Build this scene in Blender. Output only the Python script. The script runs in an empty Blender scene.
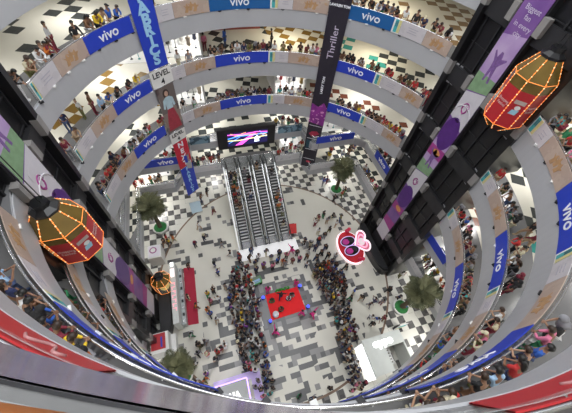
import bpy, bmesh, math, random
from mathutils import Vector, Matrix
random.seed(11)
C = bpy.context.scene.collection
sc = bpy.context.scene
PI = math.pi
R = 13.6
LV = {'second': 8.93, 'first': 4.43, 'third': 13.43, 'fourth': 17.93, 'fifth': 22.43, 'sixth': 26.93, 'seventh': 31.43}

# ---------------------------------------------------------------- materials
MATS = {}
def rgb(c):
    return (c[0], c[1], c[2], 1.0)
def mat(name, col, rough=0.5, metal=0.0, emit=0.0, vary=0.06, scale=3.0, ecol=None, alpha=1.0, trans=0.0):
    if name in MATS: return MATS[name]
    m = bpy.data.materials.new(name); m.use_nodes = True
    nt = m.node_tree; b = nt.nodes['Principled BSDF']
    b.inputs['Roughness'].default_value = rough
    b.inputs['Metallic'].default_value = metal
    b.inputs['Alpha'].default_value = alpha
    b.inputs['Transmission Weight'].default_value = trans
    tc = nt.nodes.new('ShaderNodeTexCoord'); nz = nt.nodes.new('ShaderNodeTexNoise')
    nz.inputs['Scale'].default_value = scale; nz.inputs['Detail'].default_value = 2
    nt.links.new(tc.outputs['Object'], nz.inputs['Vector'])
    mx = nt.nodes.new('ShaderNodeMix'); mx.data_type = 'RGBA'
    mx.inputs[6].default_value = rgb([c*(1-vary) for c in col]); mx.inputs[7].default_value = rgb([min(1, c*(1+vary)) for c in col])
    nt.links.new(nz.outputs['Fac'], mx.inputs[0])
    nt.links.new(mx.outputs[2], b.inputs['Base Color'])
    if emit:
        b.inputs['Emission Color'].default_value = rgb(ecol or col); b.inputs['Emission Strength'].default_value = emit
    MATS[name] = m
    return m

class NB:
    """tiny node helper"""
    def __init__(s, name, rough=0.5):
        s.m = bpy.data.materials.new(name); s.m.use_nodes = True; s.nt = s.m.node_tree; s.b = s.nt.nodes['Principled BSDF']
        s.b.inputs['Roughness'].default_value = rough
        s.tc = s.nt.nodes.new('ShaderNodeTexCoord').outputs['Object']
    def n(s, t, **k):
        x = s.nt.nodes.new(t)
        for a, v in k.items(): setattr(x, a, v)
        return x
    def l(s, a, b): s.nt.links.new(a, b)
    def math(s, op, a, b=None):
        x = s.n('ShaderNodeMath', operation=op)
        for i, v in enumerate((a, b)):
            if v is None: continue
            if isinstance(v, (int, float)): x.inputs[i].default_value = v
            else: s.l(v, x.inputs[i])
        return x.outputs[0]
    def vmath(s, op, a, b=None):
        x = s.n('ShaderNodeVectorMath', operation=op)
        for i, v in enumerate((a, b)):
            if v is None: continue
            if isinstance(v, tuple): x.inputs[i].default_value = v
            else: s.l(v, x.inputs[i])
        return x.outputs[0]
    def mix(s, f, a, b):
        x = s.n('ShaderNodeMix', data_type='RGBA')
        for i, v in ((0, f), (6, a), (7, b)):
            if isinstance(v, (int, float)): x.inputs[i].default_value = v
            elif isinstance(v, tuple): x.inputs[i].default_value = rgb(v)
            else: s.l(v, x.inputs[i])
        return x.outputs[2]
    def noise(s, v, scale, detail=1.0):
        x = s.n('ShaderNodeTexNoise'); x.inputs['Scale'].default_value = scale; x.inputs['Detail'].default_value = detail
        s.l(v, x.inputs['Vector']); return x.outputs['Fac']
    def white(s, v):
        x = s.n('ShaderNodeTexWhiteNoise', noise_dimensions='3D'); s.l(v, x.inputs['Vector']); return x.outputs['Value']
    def snap(s, v, cell):
        return s.vmath('FLOOR', s.vmath('DIVIDE', v, cell))
    def flat(s, v):
        return s.vmath('MULTIPLY', v, (1, 1, 0))
    def radius(s, v, c=(0, 0, 0)):
        x = s.n('ShaderNodeVectorMath', operation='DISTANCE'); s.l(s.flat(v), x.inputs[0]); x.inputs[1].default_value = c
        return x.outputs['Value']
    def checker(s, v, scale):
        x = s.n('ShaderNodeTexChecker'); x.inputs['Scale'].default_value = scale
        x.inputs['Color1'].default_value = (1, 1, 1, 1); x.inputs['Color2'].default_value = (0, 0, 0, 1)
        s.l(v, x.inputs['Vector']); return x.outputs['Fac']

CREAM = (0.68, 0.665, 0.58)
def ground_material():
    k = NB('ground_tiles', 0.3)
    v = k.vmath('ADD', k.flat(k.tc), (50, 50, 0.5))
    c1 = k.snap(v, (0.5, 0.5, 1)); c2 = k.snap(v, (1.5, 0.5, 1))
    w1 = k.white(c1); w2 = k.white(k.vmath('ADD', c2, (7, 3, 1)))
    dens = k.noise(k.vmath('MULTIPLY', c1, (0.56, 0.56, 0)), 0.33, 1.0)
    d2 = k.noise(k.vmath('MULTIPLY', c1, (0.4, 0.7, 0)), 1.1, 0.0)
    near = k.math('SMOOTH_MIN', 1.0, k.math('DIVIDE', k.radius(k.tc, (-0.2, -5.5, 0)), 11.0))
    near = k.math('SUBTRACT', 1.0, near)
    th = k.math('ADD', k.math('MULTIPLY', near, 0.40), k.math('ADD', k.math('MULTIPLY', dens, 0.75), -0.38))
    val = k.math('ADD', k.math('MULTIPLY', w1, 0.26), k.math('ADD', k.math('MULTIPLY', w2, 0.46), k.math('MULTIPLY', d2, 0.28)))
    dark = k.math('LESS_THAN', k.math('SUBTRACT', val, 0.27), th)
    shade = k.white(k.vmath('ADD', c1, (1, 9, 4)))
    dcol = k.mix(k.math('GREATER_THAN', shade, 0.72), (0.095, 0.095, 0.095), (0.24, 0.235, 0.23))
    lcol = k.mix(k.noise(v, 0.5, 3), (0.63, 0.61, 0.53), (0.72, 0.70, 0.62))
    ins = k.mix(dark, lcol, dcol)
    # dark border of tiles round the stage mat
    sx = k.n('ShaderNodeSeparateXYZ'); k.l(k.tc, sx.inputs[0])
    ax = k.math('LESS_THAN', k.math('ABSOLUTE', k.math('ADD', sx.outputs[0], -0.1)), k.math('ADD', k.math('MULTIPLY', w2, 1.3), 2.2))
    ay = k.math('LESS_THAN', k.math('ABSOLUTE', k.math('ADD', sx.outputs[1], 3.6)), k.math('ADD', k.math('MULTIPLY', w2, 1.2), 1.5))
    ins = k.mix(k.math('MULTIPLY', k.math('MULTIPLY', ax, ay), k.math('GREATER_THAN', w1, 0.25)), ins, (0.15, 0.15, 0.15))
    ck = k.checker(v, 1.30)
    miss = k.math('GREATER_THAN', k.white(k.snap(v, (0.769, 0.769, 1))), 0.22)
    dk = k.mix(k.white(c1), (0.05, 0.05, 0.05), (0.16, 0.155, 0.15))
    outm = k.mix(k.math('MULTIPLY', ck, miss), (0.70, 0.69, 0.63), dk)
    r = k.radius(k.tc)
    col = k.mix(k.math('GREATER_THAN', r, 13.2), ins, outm)
    rim = k.math('LESS_THAN', k.math('ABSOLUTE', k.math('SUBTRACT', r, 13.2)), 0.10)
    col = k.mix(rim, col, (0.20, 0.13, 0.09))
    k.l(col, k.b.inputs['Base Color'])
    return k.m

def floor_material(name, bands, dens=0.52, cell=0.95, rot=0.5):
    """cream tiles with patches of dark tiles; bands = [(x_limit, colour), ...] from left to right"""
    k = NB(name, 0.25)
    mp = k.n('ShaderNodeMapping'); mp.inputs['Rotation'].default_value = (0, 0, rot); mp.inputs['Location'].default_value = (40, 40, 0.5)
    k.l(k.flat(k.tc), mp.inputs['Vector']); v = mp.outputs[0]
    c = k.snap(v, (cell, cell, 1)); ck = k.checker(v, 1.0/cell)
    pm = k.noise(k.vmath('MULTIPLY', c, (cell, cell, 0)), 0.33, 0.0)
    on = k.math('MULTIPLY', k.math('GREATER_THAN', pm, dens), k.math('MULTIPLY', ck, k.math('GREATER_THAN', k.white(c), 0.12)))
    sx = k.n('ShaderNodeSeparateXYZ'); k.l(k.tc, sx.inputs[0])
    col = bands[0][1]
    for i in range(1, len(bands)):
        col = k.mix(k.math('GREATER_THAN', sx.outputs[0], bands[i-1][0]), col, bands[i][1])
    lc = k.mix(k.noise(v, 0.4, 2), (0.66, 0.64, 0.55), (0.74, 0.72, 0.64))
    fin = k.mix(k.math('LESS_THAN', k.radius(k.tc), 15.6), k.mix(on, lc, col), (0.17, 0.17, 0.175))
    k.l(fin, k.b.inputs['Base Color'])
    return k.m

def print_material(name, base, blobs, scale=1.3, rough=0.45):
    """printed vinyl: soft patches of other colours, as on the tan poster"""
    k = NB(name, rough)
    col = base
    for i, (c, th) in enumerate(blobs):
        n = k.noise(k.vmath('ADD', k.tc, (3.7*i+1, 1.3*i, 2.1*i)), scale, 3)
        col = k.mix(k.math('GREATER_THAN', n, th), col, c)
    if isinstance(col, tuple): k.b.inputs['Base Color'].default_value = rgb(col)
    else: k.l(col, k.b.inputs['Base Color'])
    return k.m

BLUE = mat('banner_blue', (0.022, 0.055, 0.50), 0.4)
STEELBLUE = mat('banner_steel_blue', (0.012, 0.11, 0.33), 0.4)
WHITE = mat('white_paint', (0.80, 0.80, 0.78), 0.5)
LETTER = mat('white_lettering', (0.85, 0.86, 0.9), 0.5, vary=0.01)
TAN = print_material('banner_tan', (0.46, 0.35, 0.29), [((0.50, 0.39, 0.32), 0.54), ((0.48, 0.32, 0.20), 0.68), ((0.40, 0.29, 0.26), 0.70)])
PALE = print_material('banner_pale', (0.58, 0.55, 0.57), [((0.54, 0.51, 0.53), 0.6)])
TEAL = mat('banner_teal', (0.06, 0.42, 0.45), 0.45)
YELLOWISH = mat('banner_pale_yellow', (0.66, 0.60, 0.28), 0.45)
PHOTO = mat('dark_print', (0.06, 0.07, 0.10), 0.4)
RED = mat('banner_red', (0.42, 0.02, 0.025), 0.4)
BAND = mat('grey_fascia', (0.44, 0.445, 0.46), 0.32, vary=0.08, scale=0.5)
BANDEND = mat('pale_stone_block', (0.26, 0.25, 0.24), 0.4)
CEIL = mat('ceiling_white', (0.75, 0.75, 0.73), 0.8)
WALL = mat('wall_white', (0.72, 0.71, 0.68), 0.7)
STEEL = mat('brushed_steel', (0.62, 0.62, 0.63), 0.25, 0.9)
GLASS = mat('clear_glass', (0.75, 0.80, 0.80), 0.08, alpha=0.30)
BLACK = mat('black_stone', (0.010, 0.010, 0.011), 0.30, vary=0.3, scale=0.8)
BLACKPANEL = mat('black_panel', (0.022, 0.022, 0.024), 0.35, vary=0.4, scale=1.5)
DARK = mat('dark_metal', (0.03, 0.03, 0.033), 0.4, 0.3)
RUBBER = mat('black_rubber', (0.015, 0.015, 0.016), 0.6)
WOOD = mat('brown_wood', (0.30, 0.10, 0.025), 0.35, vary=0.35, scale=6)
GLOW = mat('white_light', (1, 1, 1), 0.5, emit=6.0)
SOFTGLOW = mat('shop_light', (1, 1, 1), 0.5, emit=2.2)
GROUND = ground_material()
BROWN1, BLK1, TEAL1, MAR1 = (0.22, 0.13, 0.03), (0.045, 0.05, 0.05), (0.05, 0.30, 0.27), (0.18, 0.06, 0.035)
FLM = {
 'fifth': floor_material('tiles_fifth', [(5, BLK1), (99, (0.22, 0.14, 0.07))], 0.47, 0.95, 0.35),
 'fourth': floor_material('tiles_fourth', [(-6.5, BROWN1), (3.0, BLK1), (9.0, BROWN1), (13.2, TEAL1), (99, BLK1)], 0.45, 0.95, 0.6),
 'third': floor_material('tiles_third', [(5.0, BLK1), (99, MAR1)], 0.50, 0.85, 0.3),
 'second': floor_material('tiles_second', [(99, BLK1)], 0.35, 0.9, 0.0),
 'first': floor_material('tiles_first', [(99, BLK1)], 0.30, 0.8, 0.0),
 'sixth': floor_material('tiles_sixth', [(99, BLK1)]), 'seventh': floor_material('tiles_seventh', [(99, BLK1)]),
}

# ---------------------------------------------------------------- geometry helpers
class MB:
    def __init__(s): s.v = []; s.f = []; s.mi = []; s.ms = []; s.sm = []
    def _m(s, m):
        if m not in s.ms: s.ms.append(m)
        return s.ms.index(m)
    def add(s, vs, fs, m, smooth=False):
        o = len(s.v); i = s._m(m); s.v += [tuple(v) for v in vs]
        for f in fs: s.f.append([o+a for a in f]); s.mi.append(i); s.sm.append(smooth)
    def box(s, c, d, m, M=None):
        x, y, z = d[0]/2, d[1]/2, d[2]/2
        vs = [Vector((a*x, b*y, e*z)) for e in (-1, 1) for b in (-1, 1) for a in (-1, 1)]
        if M is not None: vs = [M @ v for v in vs]
        vs = [v + Vector(c) for v in vs]
        s.add(vs, [(0, 2, 3, 1), (4, 5, 7, 6), (0, 1, 5, 4), (2, 6, 7, 3), (0, 4, 6, 2), (1, 3, 7, 5)], m)
    def tube(s, pts, r, m, n=8, closed=False, caps=True):
        pts = [Vector(p) for p in pts]; N = len(pts)
        rs = r if isinstance(r, (list, tuple)) else [r]*N
        rings = []
        for i, p in enumerate(pts):
            a = pts[i-1] if (i or closed) else pts[0]; b = pts[(i+1) % N] if (i < N-1 or closed) else pts[-1]
            t = (b-a).normalized(); up = Vector((0, 0, 1)) if abs(t.z) < 0.95 else Vector((1, 0, 0))
            x = t.cross(up).normalized(); y = x.cross(t)
            rings.append([p + (x*math.cos(2*PI*k/n)+y*math.sin(2*PI*k/n))*rs[i] for k in range(n)])
        vs = [v for r_ in rings for v in r_]; fs = []
        for i in range(N if closed else N-1):
            j = (i+1) % N
            for k in range(n):
                l = (k+1) % n; fs.append((i*n+k, i*n+l, j*n+l, j*n+k))
        if caps and not closed: fs += [tuple(range(n))[::-1], tuple((N-1)*n+k for k in range(n))]
        s.add(vs, fs, m, True)
    def lathe(s, prof, m, n=24, c=(0, 0, 0), smooth=True, a0=0.0):
        vs = [(c[0]+r*math.cos(a0+2*PI*k/n), c[1]+r*math.sin(a0+2*PI*k/n), c[2]+z) for r, z in prof for k in range(n)]
        fs = []
        for i in range(len(prof)-1):
            for k in range(n):
                l = (k+1) % n; fs.append((i*n+k, i*n+l, (i+1)*n+l, (i+1)*n+k))
        fs += [tuple(range(n))[::-1], tuple((len(prof)-1)*n+k for k in range(n))]
        s.add(vs, fs, m, smooth)
    def prism(s, poly, z0, z1, m, M=None):
        n = len(poly); vs = [Vector((x, y, z0)) for x, y in poly]+[Vector((x, y, z1)) for x, y in poly]
        if M is not None: vs = [M @ v for v in vs]
        fs = [tuple(range(n))[::-1], tuple(range(n, 2*n))]+[(i, (i+1) % n, n+(i+1) % n, n+i) for i in range(n)]
        s.add(vs, fs, m)
    def sphere(s, c, r, m, n=10, sc_=(1, 1, 1)):
        k = max(4, n//2+1)
        vs = []
        for i in range(1, k):
            t = PI*i/k
            for j in range(n): vs.append((c[0]+sc_[0]*r*math.sin(t)*math.cos(2*PI*j/n), c[1]+sc_[1]*r*math.sin(t)*math.sin(2*PI*j/n), c[2]+sc_[2]*r*math.cos(t)))
        fs = []
        for i in range(k-2):
            for j in range(n):
                l = (j+1) % n; fs.append((i*n+j, (i+1)*n+j, (i+1)*n+l, i*n+l))
        T = len(vs); vs += [(c[0], c[1], c[2]+sc_[2]*r), (c[0], c[1], c[2]-sc_[2]*r)]
        for j in range(n):
            l = (j+1) % n; fs.append((T, j, l)); fs.append((T+1, (k-2)*n+l, (k-2)*n+j))
        s.add(vs, fs, m, True)
    def strip(s, path, o0, o1, z0, z1, m, closed=False):
        """solid ribbon along a plan path; o = distance outwards (away from the atrium)"""
        A, B = offset(path, o0, closed), offset(path, o1, closed); n = len(path)
        vs = [(p[0], p[1], z) for z in (z0, z1) for L in (A, B) for p in L]
        fs = []
        for i in range(n if closed else n-1):
            j = (i+1) % n
            fs += [(i, j, 2*n+j, 2*n+i), (n+j, n+i, 3*n+i, 3*n+j), (2*n+i, 2*n+j, 3*n+j, 3*n+i), (j, i, n+i, n+j)]
        if not closed: fs += [(0, 2*n, 3*n, n), (n-1, 2*n-1, 4*n-1, 3*n-1)]
        s.add(vs, fs, m)
    def build(s, name, parent=None, loc=None):
        me = bpy.data.meshes.new(name); me.from_pydata(s.v, [], s.f)
        for m in s.ms: me.materials.append(m)
        me.polygons.foreach_set('material_index', s.mi); me.polygons.foreach_set('use_smooth', s.sm)
        bm = bmesh.new(); bm.from_mesh(me); bmesh.ops.recalc_face_normals(bm, faces=bm.faces); bm.to_mesh(me); bm.free()
        o = bpy.data.objects.new(name, me); C.objects.link(o)
        if parent is not None: o.parent = parent
        if loc is not None: o.location = loc
        return o

def offset(path, d, closed):
    out = []; n = len(path)
    for i, p in enumerate(path):
        a = path[i-1] if (i or closed) else None; b = path[(i+1) % n] if (i < n-1 or closed) else None
        def nrm(u, w):
            t = Vector((w[0]-u[0], w[1]-u[1])).normalized(); return Vector((-t.y, t.x))
        if a is None: N = nrm(p, b); k = 1
        elif b is None: N = nrm(a, p); k = 1
        else:
            n1, n2 = nrm(a, p), nrm(p, b); N = (n1+n2).normalized(); k = 1/max(0.4, N.dot(n1))
        out.append((p[0]+N.x*d*k, p[1]+N.y*d*k))
    return out

def pol(az, r): a = math.radians(az); return (r*math.sin(a), r*math.cos(a))
def arc(a0, a1, r=R, step=2.0):
    n = max(2, int(abs(a1-a0)/step)+1); return [pol(a0+(a1-a0)*i/(n-1), r) for i in range(n)]
# paths run clockwise seen from above, so the left-hand normal points away from the atrium
def tag(o, label, cat, group=None, kind=None):
    o['label'] = label; o['category'] = cat
    if group: o['group'] = group
    if kind: o['kind'] = kind
    return o
def struct(o): o['kind'] = 'structure'; return o
def empty(name, loc, rz=0.0):
    o = bpy.data.objects.new(name, None); C.objects.link(o); o.location = loc; o.rotation_euler = (0, 0, rz); o.empty_display_size = 0.2
    return o
TXT = {}
def text(name, body, size, M, m, parent=None, ext=0.012, bold=0.0, xs=1.0, sp=1.0):
    k = (body, size, ext, bold, sp, m.name)
    if k not in TXT:
        cu = bpy.data.curves.new(name, 'FONT'); cu.body = body; cu.size = size; cu.extrude = ext; cu.offset = bold
        cu.align_x = 'CENTER'; cu.align_y = 'CENTER'; cu.space_character = sp; cu.resolution_u = 3
        t = bpy.data.objects.new(name, cu); C.objects.link(t); dg = bpy.context.evaluated_depsgraph_get()
        me = bpy.data.meshes.new_from_object(t.evaluated_get(dg)); bpy.data.objects.remove(t); me.materials.clear(); me.materials.append(m); TXT[k] = me
    o = bpy.data.objects.new(name, TXT[k]); C.objects.link(o)
    if parent is not None: o.parent = parent
    o.matrix_local = M @ Matrix.Diagonal((xs, 1, 1, 1))
    return o
def face(p, inward, up=(0, 0, 1)):
    """matrix whose Z looks along inward and Y along up"""
    z = Vector(inward).normalized(); y = Vector(up).normalized(); x = y.cross(z).normalized(); y = z.cross(x)
    M = Matrix((x, y, z)).transposed().to_4x4(); M.translation = Vector(p); return M
def onring(az, z, r):
    x, y = pol(az, r); return face((x, y, z), (-x, -y, 0))

# ---------------------------------------------------------------- camera (held over the rail of the seventh floor)
TH = math.radians(23); f, tilt, roll = 294.03, .624, .143
def cam_ray(x, y):
    c, s = math.cos(roll), math.sin(roll); x, y = c*x-s*y, s*x+c*y
    ct, st = math.cos(tilt), math.sin(tilt); X, Y, Z = x, ct*y+st, st*y-ct
    return Vector((X*math.cos(TH)+Y*math.sin(TH), -X*math.sin(TH)+Y*math.cos(TH), Z))
fw = cam_ray(0, 0); rt = cam_ray(1, 0)-fw; up = cam_ray(0, 1)-fw
cam = bpy.data.cameras.new('camera'); co = bpy.data.objects.new('camera', cam); C.objects.link(co)
M = Matrix((rt, up, -fw)).transposed().to_4x4(); M.translation = (-13.93*math.sin(TH), -13.93*math.cos(TH), 32.64)
co.matrix_world = M; cam.sensor_fit = 'HORIZONTAL'; cam.sensor_width = 36; cam.lens = 36*f/572; cam.clip_start = 0.02; cam.clip_end = 300
sc.camera = co

# ---------------------------------------------------------------- the building
g = MB(); g.lathe([(27, -0.3), (27, 0.0)], GROUND, 96, smooth=False)
struct(g.build('floor'))
PATH = {}
for k_ in ('third', 'fourth', 'fifth'): PATH[k_] = arc(0, 358, R)
PATH['sixth'] = arc(0, 358, 13.84); PATH['seventh'] = arc(0, 359.5, 13.955, 0.5)
PATH['second'] = [(-13.6, -14.5), (-13.6, 11), (-7.2, 11), (-7.0, 13.6), (6.4, 13.6), (6.9, 11), (12.5, 11), (13.6, 10), (13.6, -14.5)]
PATH['first'] = [(-13.6, -14.8), (-13.6, 11.7), (-9.6, 11.7), (-8.6, 13.5), (-3.75, 13.5), (-3.7, 14.0), (2.9, 14.0), (3.0, 13.3), (6.6, 13.3), (7.1, 10.9), (13.0, 10.9), (13.6, 10.3), (13.6, -14.8)]
RO = 25.5
def densify(path, step=1.0):
    out = []
    n = len(path)
    for i in range(n):
        a, b = path[i], path[(i+1) % n]; k = max(1, int(math.dist(a, b)/step))
        out += [(a[0]+(b[0]-a[0])*j/k, a[1]+(b[1]-a[1])*j/k) for j in range(k)]
    return out
ti = 0
LEDGE = mat('ledge_stone', (0.24, 0.21, 0.27), 0.15, vary=0.45, scale=5)
for name in ('first', 'second', 'third', 'fourth', 'fifth', 'sixth', 'seventh'):
    z = LV[name]; p = PATH[name] if name not in ('first', 'second') else densify(PATH[name], 1.5); n = len(p)
    q = []
    for x, y in p:
        r = math.hypot(x, y); q.append((x*RO/r, y*RO/r))
    th = 1.43 if name not in ('first', 'second') else 1.0
    b = MB(); vs = [(x, y, z) for x, y in p]+[(x, y, z) for x, y in q]+[(x, y, z-th) for x, y in p]+[(x, y, z-th) for x, y in q]
    top = [(i, (i+1) % n, n+(i+1) % n, n+i) for i in range(n)]
    b.add(vs, top, FLM[name])
    b.add(vs, [(2*n+i, 3*n+i, 3*n+(i+1) % n, 2*n+(i+1) % n) for i in range(n)], CEIL)
    b.add(vs, [(i, 2*n+i, 2*n+(i+1) % n, (i+1) % n) for i in range(n)]+[(n+i, n+(i+1) % n, 3*n+(i+1) % n, 3*n+i) for i in range(n)], BAND)
    struct(b.build('floor'))
    ti += 1
    b = MB()
    if name != 'seventh': b.strip(p, -0.06, -0.005, z-th-0.02, z-0.10, BAND, True)
    else:                # the fascia of the top floor slopes out towards the atrium
        A_, B_ = offset(p, -0.105, True), offset(p, -0.008, True)
        vs = [(*q, z-th) for q in A_]+[(*q, z-0.01) for q in B_]+[(*q, z-th) for q in offset(p, -0.004, True)]
        b.add(vs, [(i, (i+1) % n, n+(i+1) % n, n+i) for i in range(n)]+[(n+i, n+(i+1) % n, 2*n+(i+1) % n, 2*n+i) for i in range(n)]+[(2*n+i, 2*n+(i+1) % n, (i+1) % n, i) for i in range(n)], LEDGE)
    struct(b.build('trim_%d' % ti))
b = MB()
b.lathe([(25.0, -0.2), (25.0, 36.5), (25.4, 36.5), (25.4, -0.2)], WALL, 64, smooth=False)
bm_ = b.build('wall_outer'); struct(bm_)
# drop the lathe's end caps (open well inside the wall)
bm = bmesh.new(); bm.from_mesh(bm_.data); bmesh.ops.delete(bm, geom=[fc for fc in bm.faces if len(fc.verts) > 8], context='FACES'); bm.to_mesh(bm_.data); bm.free()

# balustrades
FLOORWORD = {'first': 'first', 'second': 'second', 'third': 'third', 'fourth': 'fourth', 'fifth': 'fifth', 'sixth': 'sixth', 'seventh': 'seventh'}
BLABEL = {
 'first': 'steel and glass balustrade round the first floor, lowest of all and angular in plan',
 'second': 'angular steel and glass balustrade of the second floor, carrying the big video screen',
 'third': 'lowest of the circular steel balustrades, just under the third-floor crowd',
 'fourth': 'circular steel balustrade of the fourth floor beside the LEVEL 4 sign',
 'fifth': 'circular steel balustrade nearest the top of the picture on the far side',
 'sixth': 'circular balustrade with red banners crossing the two bottom corners of the view',
 'seventh': 'closest balustrade below the viewer with brown wooden rail at bottom left'}
pm = MB(); pm.box((0, 0, 0), (0.045, 0.045, 0.88), STEEL); POST = pm.build('post')
PIERGAPS = ((71.5, 106), (251.5, 284))
def clear_of_piers(az): a = az % 360; return not any(lo < a < hi for lo, hi in PIERGAPS)
for name in PATH:
    z = LV[name]; p = PATH[name]
    if name in ('first', 'second'): p = densify(p, 1.5)
    segs = []
    cur = []
    for i in range(len(p)+1):
        q = p[i % len(p)]; az = math.degrees(math.atan2(q[0], q[1])) % 360
        if (clear_of_piers(az)): cur.append(q)
        else:
            if len(cur) > 1: segs.append(cur)
            cur = []
    if len(cur) > 1: segs.append(cur)
    g_, h_ = MB(), MB(); LEDGES = []; STEELDULL = mat('dull_steel', (0.22, 0.22, 0.22), 0.3, 0.4, vary=0.3, scale=6)
    for s_ in segs:
        if name == 'seventh':
            g_.strip(s_, 0.05, 0.06, z+0.03, z+0.80, GLASS); h_.tube([(a, b_, z+0.93) for a, b_ in offset(s_, 0.050, False)], 0.06, WOOD, 12)
            lg_ = MB(); lg_.strip(s_, 0.0, 0.012, z+0.0, z+0.02, DARK); lg_.strip(s_, 0.012, 0.6, z+0.0, z+0.015, STEELDULL); LEDGES.append(lg_)
        else:
            g_.strip(s_, 0.05, 0.065, z+0.02, z+0.86, GLASS); h_.tube([(a, b_, z+0.90) for a, b_ in offset(s_, 0.05 if name != 'sixth' else 0.17, False)], 0.042, STEEL)
    ps = MB()
    for s_ in segs:
        for q in s_[::3]:
            r = math.hypot(*q); k = (r+(0.09 if name == 'seventh' else 0.09))/r
            if name in ('third', 'fourth', 'fifth') and random.random() < 0.7:   # cable ties and folded edges under the posters
                kk = (R-0.05)/r if name != 'sixth' else 1
                ps.box((q[0]*kk, q[1]*kk, z-0.10), (0.22, 0.22, 0.05+0.06*random.random()), DARK if random.random() < 0.6 else WHITE, Matrix.Rotation(random.random(), 3, 'Z'))
    o = h_.build('balustrade'); tag(o, BLABEL[name], 'balustrade')
    g_.build('glass_panel', o)
    for lg_ in LEDGES: lg_.build('stone_ledge', o)
    if ps.v: struct_ = ps.build('banner_edging', o); struct_['kind'] = 'stuff'
    for s_ in segs:
        for q in s_[::3 if name != 'seventh' else 12]:
            r = math.hypot(*q); k = (r+0.09)/r
            c = POST.copy(); C.objects.link(c); c.parent = o; c.location = (q[0]*k, q[1]*k, z+0.44)

bpy.data.objects.remove(POST)
# ---------------------------------------------------------------- printed panels hung on the balustrades
GREYTXT = mat('grey_print', (0.42, 0.40, 0.46), 0.6)
LINEDARK = mat('dark_seam', (0.08, 0.08, 0.09), 0.6)
def curved(mb, a0, a1, r, z0, z1, m, t=0.025):
    mb.strip(arc(a0, a1, r, 1.5), -t, 0, z0, z1, m)
WHERE = [(-80, -56, 'beside the left black pier'), (-56, -38.5, 'left of the blue hanging banner'), (-38.5, -13, 'between hanging banner and middle blue panel'),
         (-13, 7.6, 'in the middle, above the escalators'), (7.6, 35, 'left of the dark hanging banner'), (35, 51, 'right of the dark hanging banner'),
         (51, 73, 'up against the right black pier'), (105, 128, 'just beyond the right black pier'), (128, 146, 'on the right-hand bend'), (146, 163, 'low on the right-hand bend'), (163, 186, 'at the bottom right bend'),
         (-125, -100, 'just beyond the left black pier'), (-175, -125, 'on the bottom left bend')]
def where(az):
    for a, b, w in WHERE:
        if a <= az < b: return w
    return 'on the near side'
KW = {'blue': 'blue panel with white lettering', 'teal': 'white panel with teal and yellow print', 'white': 'plain off-white panel with caption', 'tan': 'tan panel with faded orange dancers', 'red': 'red panel with white swirls'}
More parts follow.
